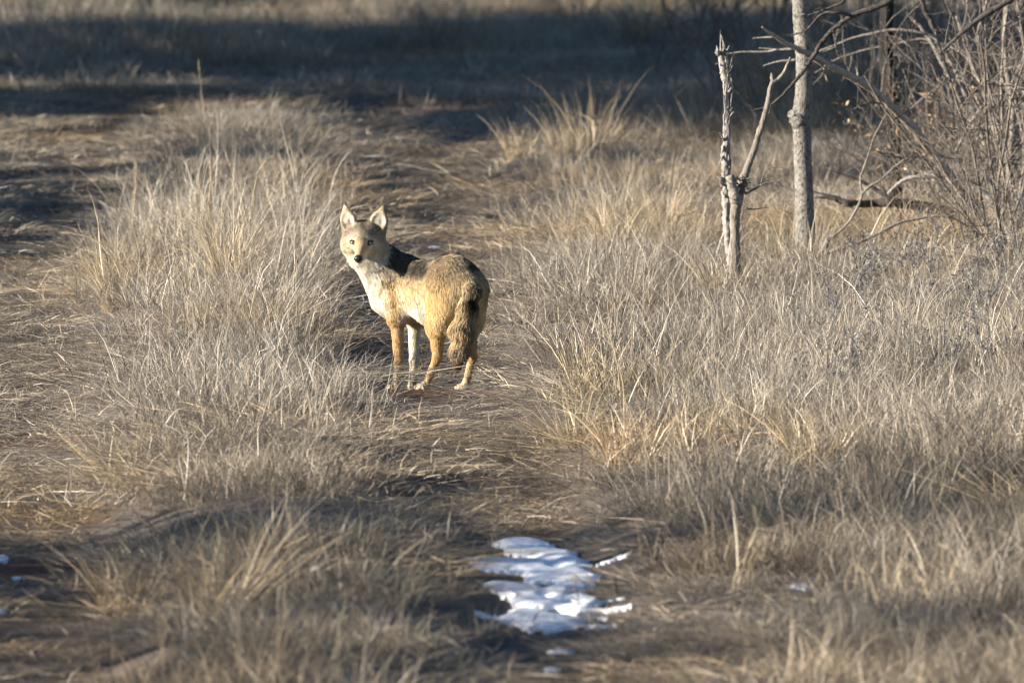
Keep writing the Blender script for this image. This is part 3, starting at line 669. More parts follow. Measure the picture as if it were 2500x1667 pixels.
for j, (lab, pts, r0) in enumerate([
    ('tall brown sapling pole standing at the right of the brush', [(1812, -40), (1802, 120), (1800, 260), (1812, 400), (1838, 560), (1842, 700), (1828, 860), (1818, 1000), (1812, 1180), (1810, 1330)], 15),
    ('slim leaning sapling stem between the thicket and the pole', [(1535, 90), (1575, 220), (1620, 350), (1680, 500), (1720, 640), (1760, 800), (1790, 960), (1800, 1120), (1808, 1260)], 9),
    ('slim sapling stem slanting at the right picture edge', [(1800, 330), (1830, 420), (1860, 560), (1890, 700), (1912, 860), (1925, 1060), (1930, 1260)], 8)]):
    limb('sapling', lab, 'sapling', pts, [w * .44643 * PX(8.5) * r0 / 15 for w in np.linspace(13, 20, len(pts))], 8.6 + .15 * j, m_sapling, 9, .2, seed=40 + j)

# --- bare brush: one shrub, copied
m_leaf = grass_mat('dead_leaf', False, [(0, (.13, .075, .035)), (.5, (.30, .19, .10)), (1, (.46, .33, .2))])
def make_shrub(name, seed, hgt, ns, lev, mat, leaves=0, spread=.5, rad=.008, kids=(3, 6)):
    rs = np.random.default_rng(seed); root = bpy.data.objects.new(name, None); COL.objects.link(root)
    tw = MB(); lf = MB()
    for i in range(ns):
        st = MB(); a = rs.uniform(0, 6.28); p = np.array([math.cos(a) * .06, math.sin(a) * .06, -.03]); d = np.array([math.cos(a) * spread * rs.uniform(.2, 1.2), math.sin(a) * spread * rs.uniform(.2, 1.2), 1.])
        pts = twigs(st, p, d, hgt * rs.uniform(.75, 1.15), rad, 0, rs, 5, .2, seg=6)
        st.build('stem', mat, root)
        for _ in range(rs.integers(*kids) + 2):
            k = rs.integers(1, 6); q0 = pts[k] + (pts[k + 1 if k < 6 else 6] - pts[k]) * rs.uniform(0, 1) if k < 6 else pts[k]
            d2 = pts[k] - pts[k - 1]; d2 = d2 / np.linalg.norm(d2) + rs.normal(0, .6, 3)
            e = twigs(tw, q0, d2, hgt * rs.uniform(.25, .5), rad * .45, lev, rs, 3, .3)
            for _ in range(leaves):
                if rs.uniform() < .8: lf.leaf(e[rs.integers(1, len(e))] + rs.normal(0, .05, 3), rs.normal(0, .025, 3), rs.uniform(.005, .012), rs)
    tag(tw.build('twigs', mat, root), kind='stuff')
    if leaves:
        o = lf.build('dead_leaves', m_leaf, root); tag(o, kind='stuff'); k = len(o.data.vertices); c = np.repeat(rs.uniform(0, 1, k // 4), 4); add_col(o.data, 'col', np.stack([c, c, c], -1)); o['tint'] = (1.0, 1.0, 1.0)
    return root
def copy_tree(o, parent=None):
    c = o.copy(); COL.objects.link(c)
    if parent: c.parent = parent
    for ch in list(o.children): copy_tree(ch, c)
    return c
def place(protos, used, i, loc, rz, s, label, cat, group):
    p = protos[i]
    o = copy_tree(p) if i in used else p
    used.add(i); o.location = loc; o.rotation_euler = (0, 0, rz); o.scale = (s, s, s * 1.0); tag(o, label, cat, group); return o
protos = [make_shrub('bare_shrub', 101, 1.0, 7, 2, m_twig), make_shrub('bare_shrub', 102, .9, 9, 2, m_twig, spread=.8), make_shrub('bare_shrub', 103, 1.1, 6, 2, m_branch, spread=.4), make_shrub('bare_shrub', 104, .8, 8, 2, m_twig, leaves=9, spread=.7)]
used = set(); rs = np.random.default_rng(77)
SH = [ # px, py(base, flat), proto, scale, label
    (2440, 600, 0, 1.15, 'dense bare twiggy shrub filling the right edge beside the pole'),
    (2380, 500, 1, 1.1, 'spreading bare shrub behind the brown sapling pole'),
    (2520, 540, 2, 1.2, 'tall upright bare shrub in the right corner thicket'),
    (2470, 640, 1, .7, 'fine low twig tangle at the right edge in front of the pole'),
    (2360, 610, 0, .6, 'fine low twig tangle behind the fallen dark branch'),
    (2240, 560, 1, .55, 'fine dark twig tangle under the bowed pale branch'),
    (2420, 430, 0, 1.2, 'tangled shaded shrub high in the right thicket'),
    (2050, 380, 0, .8, 'shaded shrub in front of the far brush, right of the trunk'),
    (1900, 330, 1, .8, 'low shaded shrub seen between snag and trunk'),
    (1760, 250, 0, .7, 'dim shaded shrub left of the snag top'),
    (2330, 320, 1, 1.3, 'broad blurred shrub behind the thicket'),
    (2290, 520, 3, .8, 'low leafy dead shrub behind the bowed pale branch'),
    (1080, 150, 1, .45, 'small brown clump of brush in the shaded road, left of centre top'),
    (1300, 60, 0, .6, 'dim low brush at the top edge above the far track'),
    (1600, 200, 1, .55, 'low dim brush below the pale weeping tussock'),
    (2150, 300, 0, 1.2, 'blurred shrub behind the arching stems'),
    (1960, 250, 2, 1.0, 'blurred upright shrub behind the speckled trunk'),
    (2480, 280, 2, 1.4, 'blurred tall shrub at the far right top'),
    (1700, 140, 1, 1.1, 'brownish brush clump at the top, right of the pale tussock'),
    (1850, 150, 0, 1.2, 'brownish brush clump at the top behind the snag'),
    (1420, 90, 1, .7, 'low brownish brush clump at the top, left of the pale tussock'),
    (2050, 160, 3, 1.3, 'far brush clump behind the trunk top'),
]
for px, py, i, s, lab in SH:
    p = ground_at(px, py); place(protos, used, i, p, rs.uniform(0, 6.28), s, lab, 'shrub', 'bare shrubs in the thicket')

# --- silvery weeds in the right-hand brush
def make_weed(seed, hgt, ns):
    rs = np.random.default_rng(seed); root = bpy.data.objects.new('silver_weed', None); COL.objects.link(root); st = MB(); lf = MB()
    for i in range(ns):
        a = rs.uniform(0, 6.28); d = np.array([math.cos(a) * .35, math.sin(a) * .35, 1.]); pts = twigs(st, np.array([math.cos(a) * .03, math.sin(a) * .03, -.02]), d, hgt * rs.uniform(.7, 1.1), .003, 0, rs, 3, .16, seg=5)
        for _ in range(8):
            k = rs.integers(2, 6); d2 = rs.normal(0, .6, 3); d2[2] = abs(d2[2]) + .3; e = twigs(st, pts[k], d2, hgt * rs.uniform(.1, .25), .0018, 0, rs, 3, .2, seg=3)
            for _ in range(6): lf.leaf(e[rs.integers(1, 4)] + rs.normal(0, .008, 3), rs.normal(0, .009, 3) + np.array([0, 0, .006]), rs.uniform(.002, .0045), rs)
    for o_, nm in ((st, 'stems'), (lf, 'leaves')):
        o = o_.build(nm, m_weed, root); tag(o, kind='stuff'); k = len(o.data.vertices); c = np.repeat(rs.uniform(.3, 1, k // 4 + 1), 4)[:k]; add_col(o.data, 'col', np.stack([c, c, c], -1)); o['tint'] = (1.0, 1.0, 1.02)
    return root
wp = [make_weed(201, .30, 6), make_weed(202, .25, 7), make_weed(203, .36, 5)]; uw = set()
WD = [(2130, 700, 0, 'pale silvery weed under the fallen dark branch'), (2060, 760, 1, 'silvery weed right of the speckled tree base'), (2240, 690, 2, 'tall silvery weed at the foot of the brush'), (2330, 800, 1, 'silvery weed in the middle of the right verge'),
      (2420, 780, 0, 'silvery weed near the right edge below the pole'), (2020, 900, 2, 'grey weed standing alone in tan grass left of the others'), (2180, 880, 1, 'low silvery weed among tan grass'), (2300, 930, 0, 'grey weed lower in the right verge'),
      (2440, 920, 2, 'grey weed close to the right picture edge'), (2100, 830, 0, 'bushy silvery weed in the centre of the weed patch'), (2390, 690, 1, 'silvery weed at the base of the sapling pole'), (2010, 980, 1, 'lowest grey weed of the weed patch'),
      (2470, 660, 2, 'silvery weed on the thicket edge in the corner'), (2220, 780, 2, 'upright silvery weed behind the bushy one')]
for px, py, i, lab in WD:
    p = ground_at(px, py); place(wp, uw, i, p, rs.uniform(0, 6.28), rs.uniform(.85, 1.15), lab, 'weed', 'silvery weeds on the right verge')

# --- tussocks that stand out one by one
def tussock(px, py, me, s, zs, tint, label, rz=0, tilt=(0, 0)):
    if me in TALL:
        me = me.copy(); me.materials.clear(); me.materials.append(m_tuft)
    p = ground_at(px, py); o = link('grass_tussock', me, m_tuft); o.location = p; o.scale = (s, s, zs); o.rotation_euler = (tilt[0], tilt[1], rz); o['tint'] = tint
    tag(o, label, 'grass clump', 'grass tussocks that stand out'); return o
rg = np.random.default_rng(91)
FAN = clump('fan_tussock', rg, [dict(n=170, rad=.09, h=.34, hvar=.25, lean=.35, leanvar=.25, curl=.4, w=.0028, seg=4, kink=.05), dict(n=60, rad=.12, h=.2, hvar=.3, lean=.7, leanvar=.3, curl=.4, w=.004, seg=3)])
WEEP = clump('weeping_tussock', rg, [dict(n=220, rad=.08, h=.62, hvar=.2, lean=.35, leanvar=.2, curl=1.5, w=.0032, seg=6, kink=.08)])
UPR = clump('upright_tussock', rg, [dict(n=130, rad=.07, h=.30, hvar=.2, lean=.22, leanvar=.15, curl=.4, w=.0026, seg=4), dict(n=60, rad=.1, h=.16, hvar=.3, lean=.6, leanvar=.3, curl=.4, w=.0036, seg=3)])
SWEEP = clump('swept_tussock', rg, [dict(n=90, rad=.07, h=.42, hvar=.25, lean=.75, leanvar=.2, curl=.35, w=.0032, seg=5, bias=(.8, 0)), dict(n=80, rad=.1, h=.22, hvar=.3, lean=.6, leanvar=.3, curl=.4, w=.003, seg=3)])
BENT = clump('bent_tussock', rg, [dict(n=16, rad=.05, h=.42, hvar=.2, lean=.25, leanvar=.15, curl=1.9, w=.0045, seg=6, kink=.3)])
for a_ in (FAN, WEEP, UPR, SWEEP, BENT): a_.materials.append(m_tuft)
tussock(1545, 118, WEEP, 1.15, 1.1, (1.25, 1.12, .86), 'pale weeping tussock catching light in the dark brush at the top')
tussock(1440, 392, FAN, 1.15, 1.2, (1.0, .9, .74), 'upright fan shaped tussock right of the far rut')
tussock(1265, 402, UPR, .9, .8, (1.0, .9, .74), 'small tan tussock beside the far rut, left of the fan shaped one')
tussock(1380, 398, UPR, .9, .9, (.95, .86, .72), 'tan tussock touching the left side of the fan shaped one')
tussock(545, 1490, SWEEP, 1.0, .95, (1.08, .96, .74), 'golden tussock sweeping right in the lower left grass')
tussock(300, 1500, UPR, 1.1, .7, (1.06, .96, .76), 'low yellowish tussock by the left rut')
tussock(1535, 1130, UPR, 1.3, .75, (1.05, .88, .66), 'orange tinted tussock low on the right verge')
tussock(1990, 1130, UPR, 1.4, .7, (1.05, .9, .68), 'orange tan tussock below the grey weeds')
tussock(1400, 1090, FAN, .9, .7, (1.0, .92, .74), 'tan fan tussock leaning over the right rut edge', tilt=(0, -.2))
tussock(1440, 968, UPR, 1.2, 1.0, (1.02, .94, .78), 'upright tan tussock on the rut edge, right of the coyote feet')
tussock(1530, 980, TALL[2], 1.0, .8, (1.0, .93, .78), 'loose straw tussock in the verge, second to the right of the coyote')
tussock(1640, 972, TALL[4], 1.0, .8, (1.0, .93, .78), 'loose straw tussock in the verge, below and left of the snag')
tussock(1815, 735, TALL[1], .8, .7, (.95, .88, .76), 'dry tussock growing round the foot of the dead snag')
tussock(1765, 745, UPR, 1.1, .8, (.98, .92, .78), 'small pale tussock touching the left foot of the snag')
tussock(1950, 655, TALL[3], .8, .7, (.95, .88, .76), 'dry tussock at the left foot of the speckled trunk')
tussock(2010, 668, TALL[5], .8, .75, (.92, .86, .76), 'straggly tussock in front of the speckled trunk base')
tussock(2280, 1470, BENT, 1.0, 1.0, (1.0, .9, .7), 'bent stalks folded over like hooks in the lower right', rz=.5)
tussock(2160, 1480, BENT, .8, .7, (1.0, .9, .7), 'low bent stalks left of the hooked ones', rz=2.4)
tussock(2490, 1240, SWEEP, 1.1, .5, (1.15, 1.02, .78), 'pale stalks lying nearly flat at the right edge', rz=3.1)
tussock(1800, 1440, BENT, .9, 1.05, (.9, .85, .72), 'sparse tall stalks in the lower middle right', rz=1.4)
tussock(300, 1180, SWEEP, .9, .7, (1.1, .98, .72), 'pale swept tussock at the edge of the left rut', rz=2.6)
tussock(1500, 640, WEEP, .7, .75, (1.1, 1.0, .82), 'pale arching tussock between the coyote and the snag', rz=1.)
tussock(1620, 620, WEEP, .7, .85, (1.1, 1.0, .82), 'pale arching tussock just left of the snag', rz=4.)
tussock(560, 720, WEEP, .8, .95, (1.1, 1.0, .84), 'arching pale tussock topping the tall grass left of the coyote', rz=2)
tussock(280, 760, WEEP, .8, .8, (1.1, 1.0, .82), 'arching pale tussock at the left end of the tall grass', rz=.3)
# single stalks
def stalk(pts, Y, r, tint, label):
    P = np.array([at(p[0], p[1], Y) for p in pts]); P[-1][2] = float(gz(P[-1][0], Y)) - .02
    mb = MB(); mb.tube(P - P[-1], list(np.linspace(r * .55, r, len(pts))), 4, 6, .1, cap=False)
    hd = np.random.default_rng(int(pts[0][0])); d = (P[0] - P[1]) / np.linalg.norm(P[0] - P[1])
    for i in range(9):
        q0 = P[0] - P[-1] - d * i * .012; mb.tube([q0, q0 + d * .012 + hd.normal(0, .002, 3), q0 + d * .026 + hd.normal(0, .004, 3)], [.0008, .0014, .0004], 3, 1, cap=False)
    o = mb.build('grass_stalk', m_tuft); o.location = P[-1]; k = len(o.data.vertices); add_col(o.data, 'col', np.full((k, 3), .8)); o['tint'] = tint
    tag(o, label, 'grass stalk', 'single tall grass stalks')
tn = (1.1, 1.0, .82)
stalk([(552, 377), (570, 430), (592, 500), (612, 580), (628, 680)], 6, .0026, tn, 'tallest straight stalk above the left tall grass, leaning left')
stalk([(650, 392), (630, 420), (615, 500), (606, 600), (600, 680)], 6.2, .0022, tn, 'thin stalk leaning right beside the tallest straight one')
stalk([(512, 395), (514, 440), (510, 500), (508, 600)], 7.5, .0032, (1.05, .9, .65), 'tan upright stalk with a thick head left of the tallest one')
stalk([(333, 405), (330, 470), (322, 550), (315, 640)], 8.0, .0028, (1.05, .9, .65), 'tan upright stalk far left above the tall grass')
stalk([(485, 155), (492, 230), (500, 300), (500, 380)], 14.5, .0028, (.9, .85, .75), 'lone dim stalk rising into the shaded road')
stalk([(860, 480), (862, 440), (850, 415), (828, 402), (795, 415), (765, 450), (755, 540), (750, 640)], 5.0, .0013, (.75, .7, .6), 'long stalk bent over in a hoop beside the coyote ear')
stalk([(1405, 500), (1395, 460), (1370, 438), (1350, 435)][::-1] + [(1400, 560), (1396, 640)], 9, .0022, tn, 'curved stalk left of the far right grass, arching left')
stalk([(1432, 150), (1425, 190), (1412, 250), (1408, 330)], 22, .0035, (.9, .8, .62), 'dim straight stalk above the fan shaped tussock')
stalk([(745, 1310), (680, 1345), (620, 1390), (570, 1440), (545, 1490)], -9.2, .0045, (1.1, 1.0, .72), 'thick pale blade slanting up right from the golden tussock')
stalk([(160, 568), (200, 575), (240, 592), (280, 640), (300, 700), (310, 780)], 4.0, .0034, (1.2, 1.1, .85), 'broad pale blade arching left over the left rut')

# ------------------------------------------------------------------ the coyote
CU = 0.34433 * PX(0)                                         # metres per unit of the enlarged crop of the animal
X0 = (780 + 792 * .34433 - 1250) * PX(0)                     # body axis centre
ZV = at(1250, 460 + 1436 * .34433, 0)[2]                     # height on the plane y=0 of the crop row 1436
DEP = CAM_H / CAM_D
CO = np.array([X0, 0.0, 0.0])                                # origin of the animal
PS = math.radians(60)
fw = np.array([-math.cos(PS), math.sin(PS), 0]); lf_ = np.array([-math.sin(PS), -math.cos(PS), 0]); upv = np.array([0, 0, 1.])
def B(F, L, Z): return CO + F * fw + L * lf_ + Z * upv
def CC(cx, cy, y):                                           # crop pixel at depth y
    return np.array([X0 + (cx - 792) * CU, y, ZV + (1436 - cy) * CU * 1.003 - y * DEP])
HO = CC(296, 376, .065)                                      # between the eyes
hy, hp = math.radians(7), math.radians(13)
Hh = np.array([-math.sin(hy) * math.cos(hp), -math.cos(hy) * math.cos(hp), -math.sin(hp)])
Hr = np.cross(Hh, upv) * -1; Hr = np.array([-Hh[1], Hh[0], 0]); Hr /= np.linalg.norm(Hr); Hr = Hr if Hr[0] > 0 else -Hr
Hu = np.cross(Hr, -Hh); Hu = Hu if Hu[2] > 0 else -Hu
roll = math.radians(-1.5); Hr, Hu = Hr * math.cos(roll) + Hu * math.sin(roll), Hu * math.cos(roll) - Hr * math.sin(roll)
def Hd(R, U, H): return HO + R * Hr + U * Hu + H * Hh
back_ = -fw; dn = -upv
def nrm(v): v = np.asarray(v, float); return v / np.linalg.norm(v)
bk = nrm(back_ * 1.0 + dn * .45)
FLAT = {}
PR = []   # a, b, ra, rb, blend, fur direction, fur length, colour, density
CREAM, BUFF, TAN, ORNG, GREY, DARK, WHITE = np.array([.76, .66, .50]), np.array([.67, .52, .32]), np.array([.66, .47, .245]), np.array([.61, .425, .22]), np.array([.40, .345, .27]), np.array([.035, .03, .027]), np.array([.86, .80, .69])
PAWC = np.array([.58, .45, .285])
def prim(a, b, ra, rb, k, d, ln, c, dens=1.0): PR.append((np.asarray(a), np.asarray(b), ra, rb, k, nrm(d), ln, c, dens))
# trunk
prim(B(.20, 0, .452), B(-.02, 0, .452), .088, .088, .05, bk, .024, BUFF)
prim(B(.19, 0, .385), B(-.02, 0, .375), .072, .074, .05, back_ + dn * .8, .034, BUFF)
prim(B(-.02, 0, .370), B(-.17, 0, .412), .074, .054, .05, back_ * .6 + dn, .034, CREAM)
prim(B(-.02, 0, .455), B(-.18, 0, .475), .086, .090, .05, bk, .024, BUFF)
prim(B(-.18, 0, .480), B(-.275, 0, .450), .086, .070, .05, back_ * .7 + dn * .9, .021, BUFF)
prim(B(.315, .015, .375), B(.20, 0, .36), .066, .06, .05, dn * 1.0 + back_ * .5, .034, CREAM)
# thighs and hind legs
for L, knee, hock, heel, paw, kc in ((1, B(-.175, .072, .285), B(-.205, .088, .158), B(-.19, .09, .135), B(-.105, .088, .030), TAN), (-1, B(-.165, -.085, .285), B(-.192, -.09, .155), B(-.18, -.09, .13), B(-.138, -.09, .038), TAN)):
    prim(B(-.215, L * .052, .44), knee, .082, .046, .045, dn + back_ * .35, .019, TAN)
    prim(B(-.255, L * .045, .42), B(-.225, L * .075, .30), .062, .040, .045, dn + back_ * .4, .021, BUFF)
    prim(knee, hock, .038, .0175, .022, dn, .012, ORNG, 1.4)
    prim(hock, paw, .0165, .0150, .016, dn, .008, ORNG, 1.5)
    tip = paw + fw * .058; tip[2] = .014 + float(gz(tip[0], tip[1]))
    pz = paw.copy(); pz[2] = .018 + float(gz(paw[0], paw[1]))
    prim(paw, pz, .0150, .017, .014, dn, .006, PAWC, 1.5); prim(pz, tip, .0170, .0135, .012, fw, .005, PAWC, 1.5)
    for s_ in (-.014, -.005, .005, .014):
        t0 = pz + fw * .035 + lf_ * s_ * .9; t1 = tip + lf_ * s_ * 1.1 + fw * (.010 - abs(s_) * .5); t0[2] = t1[2] = float(gz(t1[0], t1[1])) + .011
        prim(t0, t1, .0100, .0088, .004, fw, .003, PAWC, 1.5)
# shoulders and forelegs
for L, sh, el, ca, ft, c1, c2 in ((1, B(.225, .058, .43), B(.190, .060, .305), B(.180, .056, .115), B(.195, .056, .032), TAN, ORNG), (-1, B(.235, -.055, .42), B(.232, -.05, .30), B(.238, -.05, .115), B(.246, -.05, .032), TAN, CREAM)):
    prim(sh, el, .066, .040, .045, dn + back_ * .25, .026, c1)
    prim(el, ca, .0300, .0180, .022, dn, .010, c2, 1.4)
    prim(ca, ft, .0182, .0162, .012, dn, .007, c2, 1.5)
    pz = ft + fw * .008; pz[2] = float(gz(pz[0], pz[1])) + .018; tip = ft + fw * .058; tip[2] = float(gz(tip[0], tip[1])) + .014
    prim(ft, pz, .016, .018, .012, dn, .006, PAWC, 1.5); prim(pz, tip, .0185, .0140, .012, fw, .005, PAWC, 1.5)
    for s_ in (-.015, -.005, .005, .015):
        t0 = pz + fw * .03 + lf_ * s_ * .9; t1 = tip + lf_ * s_ * 1.1 + fw * (.010 - abs(s_) * .5); t0[2] = t1[2] = float(gz(t1[0], t1[1])) + .011
        prim(t0, t1, .0105, .0092, .004, fw, .003, PAWC, 1.5)
# neck
nb, ht = B(.235, 0, .452), Hd(.010, -.058, -.092)
prim(nb, ht, .086, .062, .05, nb - ht + dn * .05, .036, GREY)
th, cb = Hd(-.004, -.078, -.055), B(.300, .035, .405)
prim(th, cb, .042, .082, .045, cb - th, .028, CREAM)
# head
nose_p = Hd(-.001, -.043, .106)
prim(Hd(-.018, .022, -.062), Hd(.018, .022, -.062), .052, .052, .02, -Hh, .012, GREY, 2.2)
prim(Hd(0, .012, -.03), Hd(0, -.004, .0), .046, .034, .02, -Hh + Hu * .5, .009, GREY, 2.6)
prim(Hd(0, -.014, -.005), Hd(0, -.038, .090), .030, .0165, .016, -Hh, .005, TAN, 2.6)
prim(Hd(0, -.046, .0), Hd(0, -.060, .082), .023, .0120, .012, -Hh, .006, WHITE, 2.6)
for s_ in (-1, 1):
    prim(Hd(s_ * .012, -.050, .05), Hd(s_ * .009, -.050, .086), .013, .011, .008, -Hh + dn * .3, .005, WHITE, 2.6)
    prim(Hd(s_ * .040, -.026, -.034), Hd(s_ * .054, -.032, -.058), .029, .034, .025, -Hh * .8 + Hr * s_ * .5 + dn * .5, .016, CREAM, 2.0)
    prim(Hd(s_ * .050, -.052, -.072), Hd(s_ * .036, -.085, -.09), .029, .034, .03, -Hh * .5 + Hr * s_ * .5 + dn * .8, .026, CREAM, 1.6)
    prim(Hd(s_ * .026, .013, -.004), Hd(s_ * .046, .006, -.018), .015, .015, .010, -Hh + Hr * s_ * .5, .006, GREY, 2.6)
    # ear: cone, hollowed in front further down
    eb, em, et = Hd(s_ * .0565, .038, -.060), Hd(s_ * (.0645 if s_ < 0 else .0675), .080, -.060), Hd(s_ * (.0800 if s_ < 0 else .0830), .141, -.062); fl_ = nrm(Hh * .95 + Hr * (-.36 if s_ < 0 else -.16))
    FLAT[len(PR)] = fl_; prim(eb, em, .043, .0365, .012, Hu, .006, GREY, 2.2); FLAT[len(PR)] = fl_; prim(em, et, .0365, .0070, .010, Hu, .005, TAN, 2.2)
    prim(Hd(s_ * .050, .020, -.055), Hd(s_ * .060, -.020, -.058), .028, .032, .02, -Hh * .5 + Hr * s_ * .6 + dn * .5, .014, GREY, 2.0)
# tail
tp_ = [B(-.285, .0, .47), CC(1072, 720, -.29), CC(1052, 830, -.305), CC(1020, 980, -.31), CC(1000, 1120, -.31), CC(985, 1225, -.305)]
tr2 = [.034, .030, .031, .033, .024, .010]
for i in range(5): prim(tp_[i], tp_[i + 1], tr2[i], tr2[i + 1], .02, tp_[i + 1] - tp_[i], [.036, .04, .048, .05, .048][i], [GREY, BUFF, BUFF, BUFF, GREY][i], 1.5)
NTAIL = len(PR) - 5

def cone_d(p, a, b, ra, rb, fl=None):
    ba = b - a; L2 = ba.dot(ba); h = np.clip(((p - a) @ ba) / max(L2, 1e-9), 0, 1)
    q = p - a - h[..., None] * ba
    if fl is None: return np.sqrt((q * q).sum(-1)) - (ra + (rb - ra) * h)
    q = q + (q @ fl)[..., None] * fl * 1.5        # squeezed to 1/2.5 along fl
    return (np.sqrt((q * q).sum(-1)) - (ra + (rb - ra) * h)) * .6
VX = .0042
lo = np.min([np.minimum(p[0], p[1]) - max(p[2], p[3]) for p in PR], 0) - .03; hi = np.max([np.maximum(p[0], p[1]) + max(p[2], p[3]) for p in PR], 0) + .03
dim = np.ceil((hi - lo) / VX).astype(int) + 1
D = np.full(dim, .2, np.float32)
ax_ = [lo[i] + np.arange(dim[i]) * VX for i in range(3)]
def local(a, b, r, pad):
    l0 = np.clip(((np.minimum(a, b) - r - pad - lo) / VX).astype(int), 0, dim - 1); h0 = np.clip(((np.maximum(a, b) + r + pad - lo) / VX).astype(int) + 2, 0, dim)
    sl = tuple(slice(l0[i], h0[i]) for i in range(3))
    g_ = np.stack(np.meshgrid(*[ax_[i][sl[i]] for i in range(3)], indexing='ij'), -1)
    return sl, g_
for i_, (a, b, ra, rb, k, *_r) in enumerate(PR):
    sl, g_ = local(a, b, max(ra, rb), k + .02)
    d = cone_d(g_, a, b, ra, rb, FLAT.get(i_)).astype(np.float32); cur = D[sl]
    hh = np.maximum(k - np.abs(cur - d), 0); D[sl] = np.minimum(cur, d) - hh * hh / (4 * k)
def carve(a, b, ra, rb, fl=None, k=.005):
    sl, g_ = local(a, b, max(ra, rb), k + .02)
    d = -cone_d(g_, a, b, ra, rb, fl).astype(np.float32); cur = D[sl]
    hh = np.maximum(k - np.abs(cur - d), 0); D[sl] = np.maximum(cur, d) + hh * hh / (4 * k)
EARC = []
for s_ in (-1, 1):
    fl_ = nrm(Hh * .95 + Hr * (-.36 if s_ < 0 else -.16)); o_ = fl_ * .0135
    EARC.append((Hd(s_ * .0590, .056, -.060) + o_, Hd(s_ * .0665, .080, -.060) + o_, .023, .029, fl_)); EARC.append((Hd(s_ * .0665, .080, -.060) + o_, Hd(s_ * .0800, .132, -.062) + o_, .029, .005, fl_))
for e in EARC: carve(*e)
EYES = [Hd(-.0385, -.001, .0115), Hd(.0375, -.001, .0115)]
for e in EYES: carve(e + Hh * .004, e + Hh * .012, .0095, .0105, None, .004)

def surface_nets(D):
    s = D < 0
    c = np.stack([s[i:s.shape[0] - 1 + i, j:s.shape[1] - 1 + j, k:s.shape[2] - 1 + k] for i in (0, 1) for j in (0, 1) for k in (0, 1)], 0)
    act = c.any(0) & ~c.all(0); ci = np.argwhere(act); ids = np.full(act.shape, -1, np.int64); ids[act] = np.arange(len(ci))
    cor = np.array([(i, j, k) for i in (0, 1) for j in (0, 1) for k in (0, 1)])
    dv = np.stack([D[tuple((ci + o).T)] for o in cor], 1)
    acc = np.zeros((len(ci), 3)); cnt = np.zeros(len(ci))
    for m in range(8):
        for ax in range(3):
            if cor[m][ax] == 0:
                o2 = cor[m].copy(); o2[ax] = 1; n2 = int(o2[0] * 4 + o2[1] * 2 + o2[2])
                d0, d1 = dv[:, m], dv[:, n2]; ok = (d0 < 0) != (d1 < 0)
                t = np.where(ok, d0 / np.where(ok, d0 - d1, 1), 0)
                pt = cor[m][None] + (t[:, None] * (np.arange(3) == ax)); acc[ok] += pt[ok]; cnt[ok] += 1
    V = ci + acc / cnt[:, None]
    Q = []
    for ax in range(3):
        o = [x for x in range(3) if x != ax]
        sl0 = [slice(1, -1)] * 3; sl1 = [slice(1, -1)] * 3; sl0[ax] = slice(0, -1); sl1[ax] = slice(1, None)
        a0, a1 = s[tuple(sl0)], s[tuple(sl1)]; e = np.argwhere(a0 != a1)
        flip = a0[tuple(e.T)]
        off = np.array([1, 1, 1]); off[ax] = 0; e = e + off
        def cell(du, dv_):
            w = e.copy(); w[:, o[0]] -= du; w[:, o[1]] -= dv_; return ids[tuple(w.T)]
        q = np.stack([cell(1, 1), cell(0, 1), cell(0, 0), cell(1, 0)], 1)
        if ax == 1: flip = ~flip
        q = np.where(flip[:, None], q, q[:, ::-1]); Q.append(q)
    return V, np.concatenate(Q)
BV, BQ = surface_nets(D); BV = lo + BV * VX
BQ = BQ[(BQ >= 0).all(1)]
body_me = mesh_np('coyote_body', BV - CO, BQ)
VN = np.zeros((len(BV), 3))
gr = [np.zeros(0)] * 3
fi = (BV - lo) / VX; ii_ = np.clip(np.round(fi).astype(int), 1, dim - 2)
for ax in range(3):
    p1 = ii_.copy(); p1[:, ax] += 1; p0 = ii_.copy(); p0[:, ax] -= 1
    VN[:, ax] = D[tuple(p1.T)] - D[tuple(p0.T)]
VN /= np.linalg.norm(VN, axis=1)[:, None] + 1e-9

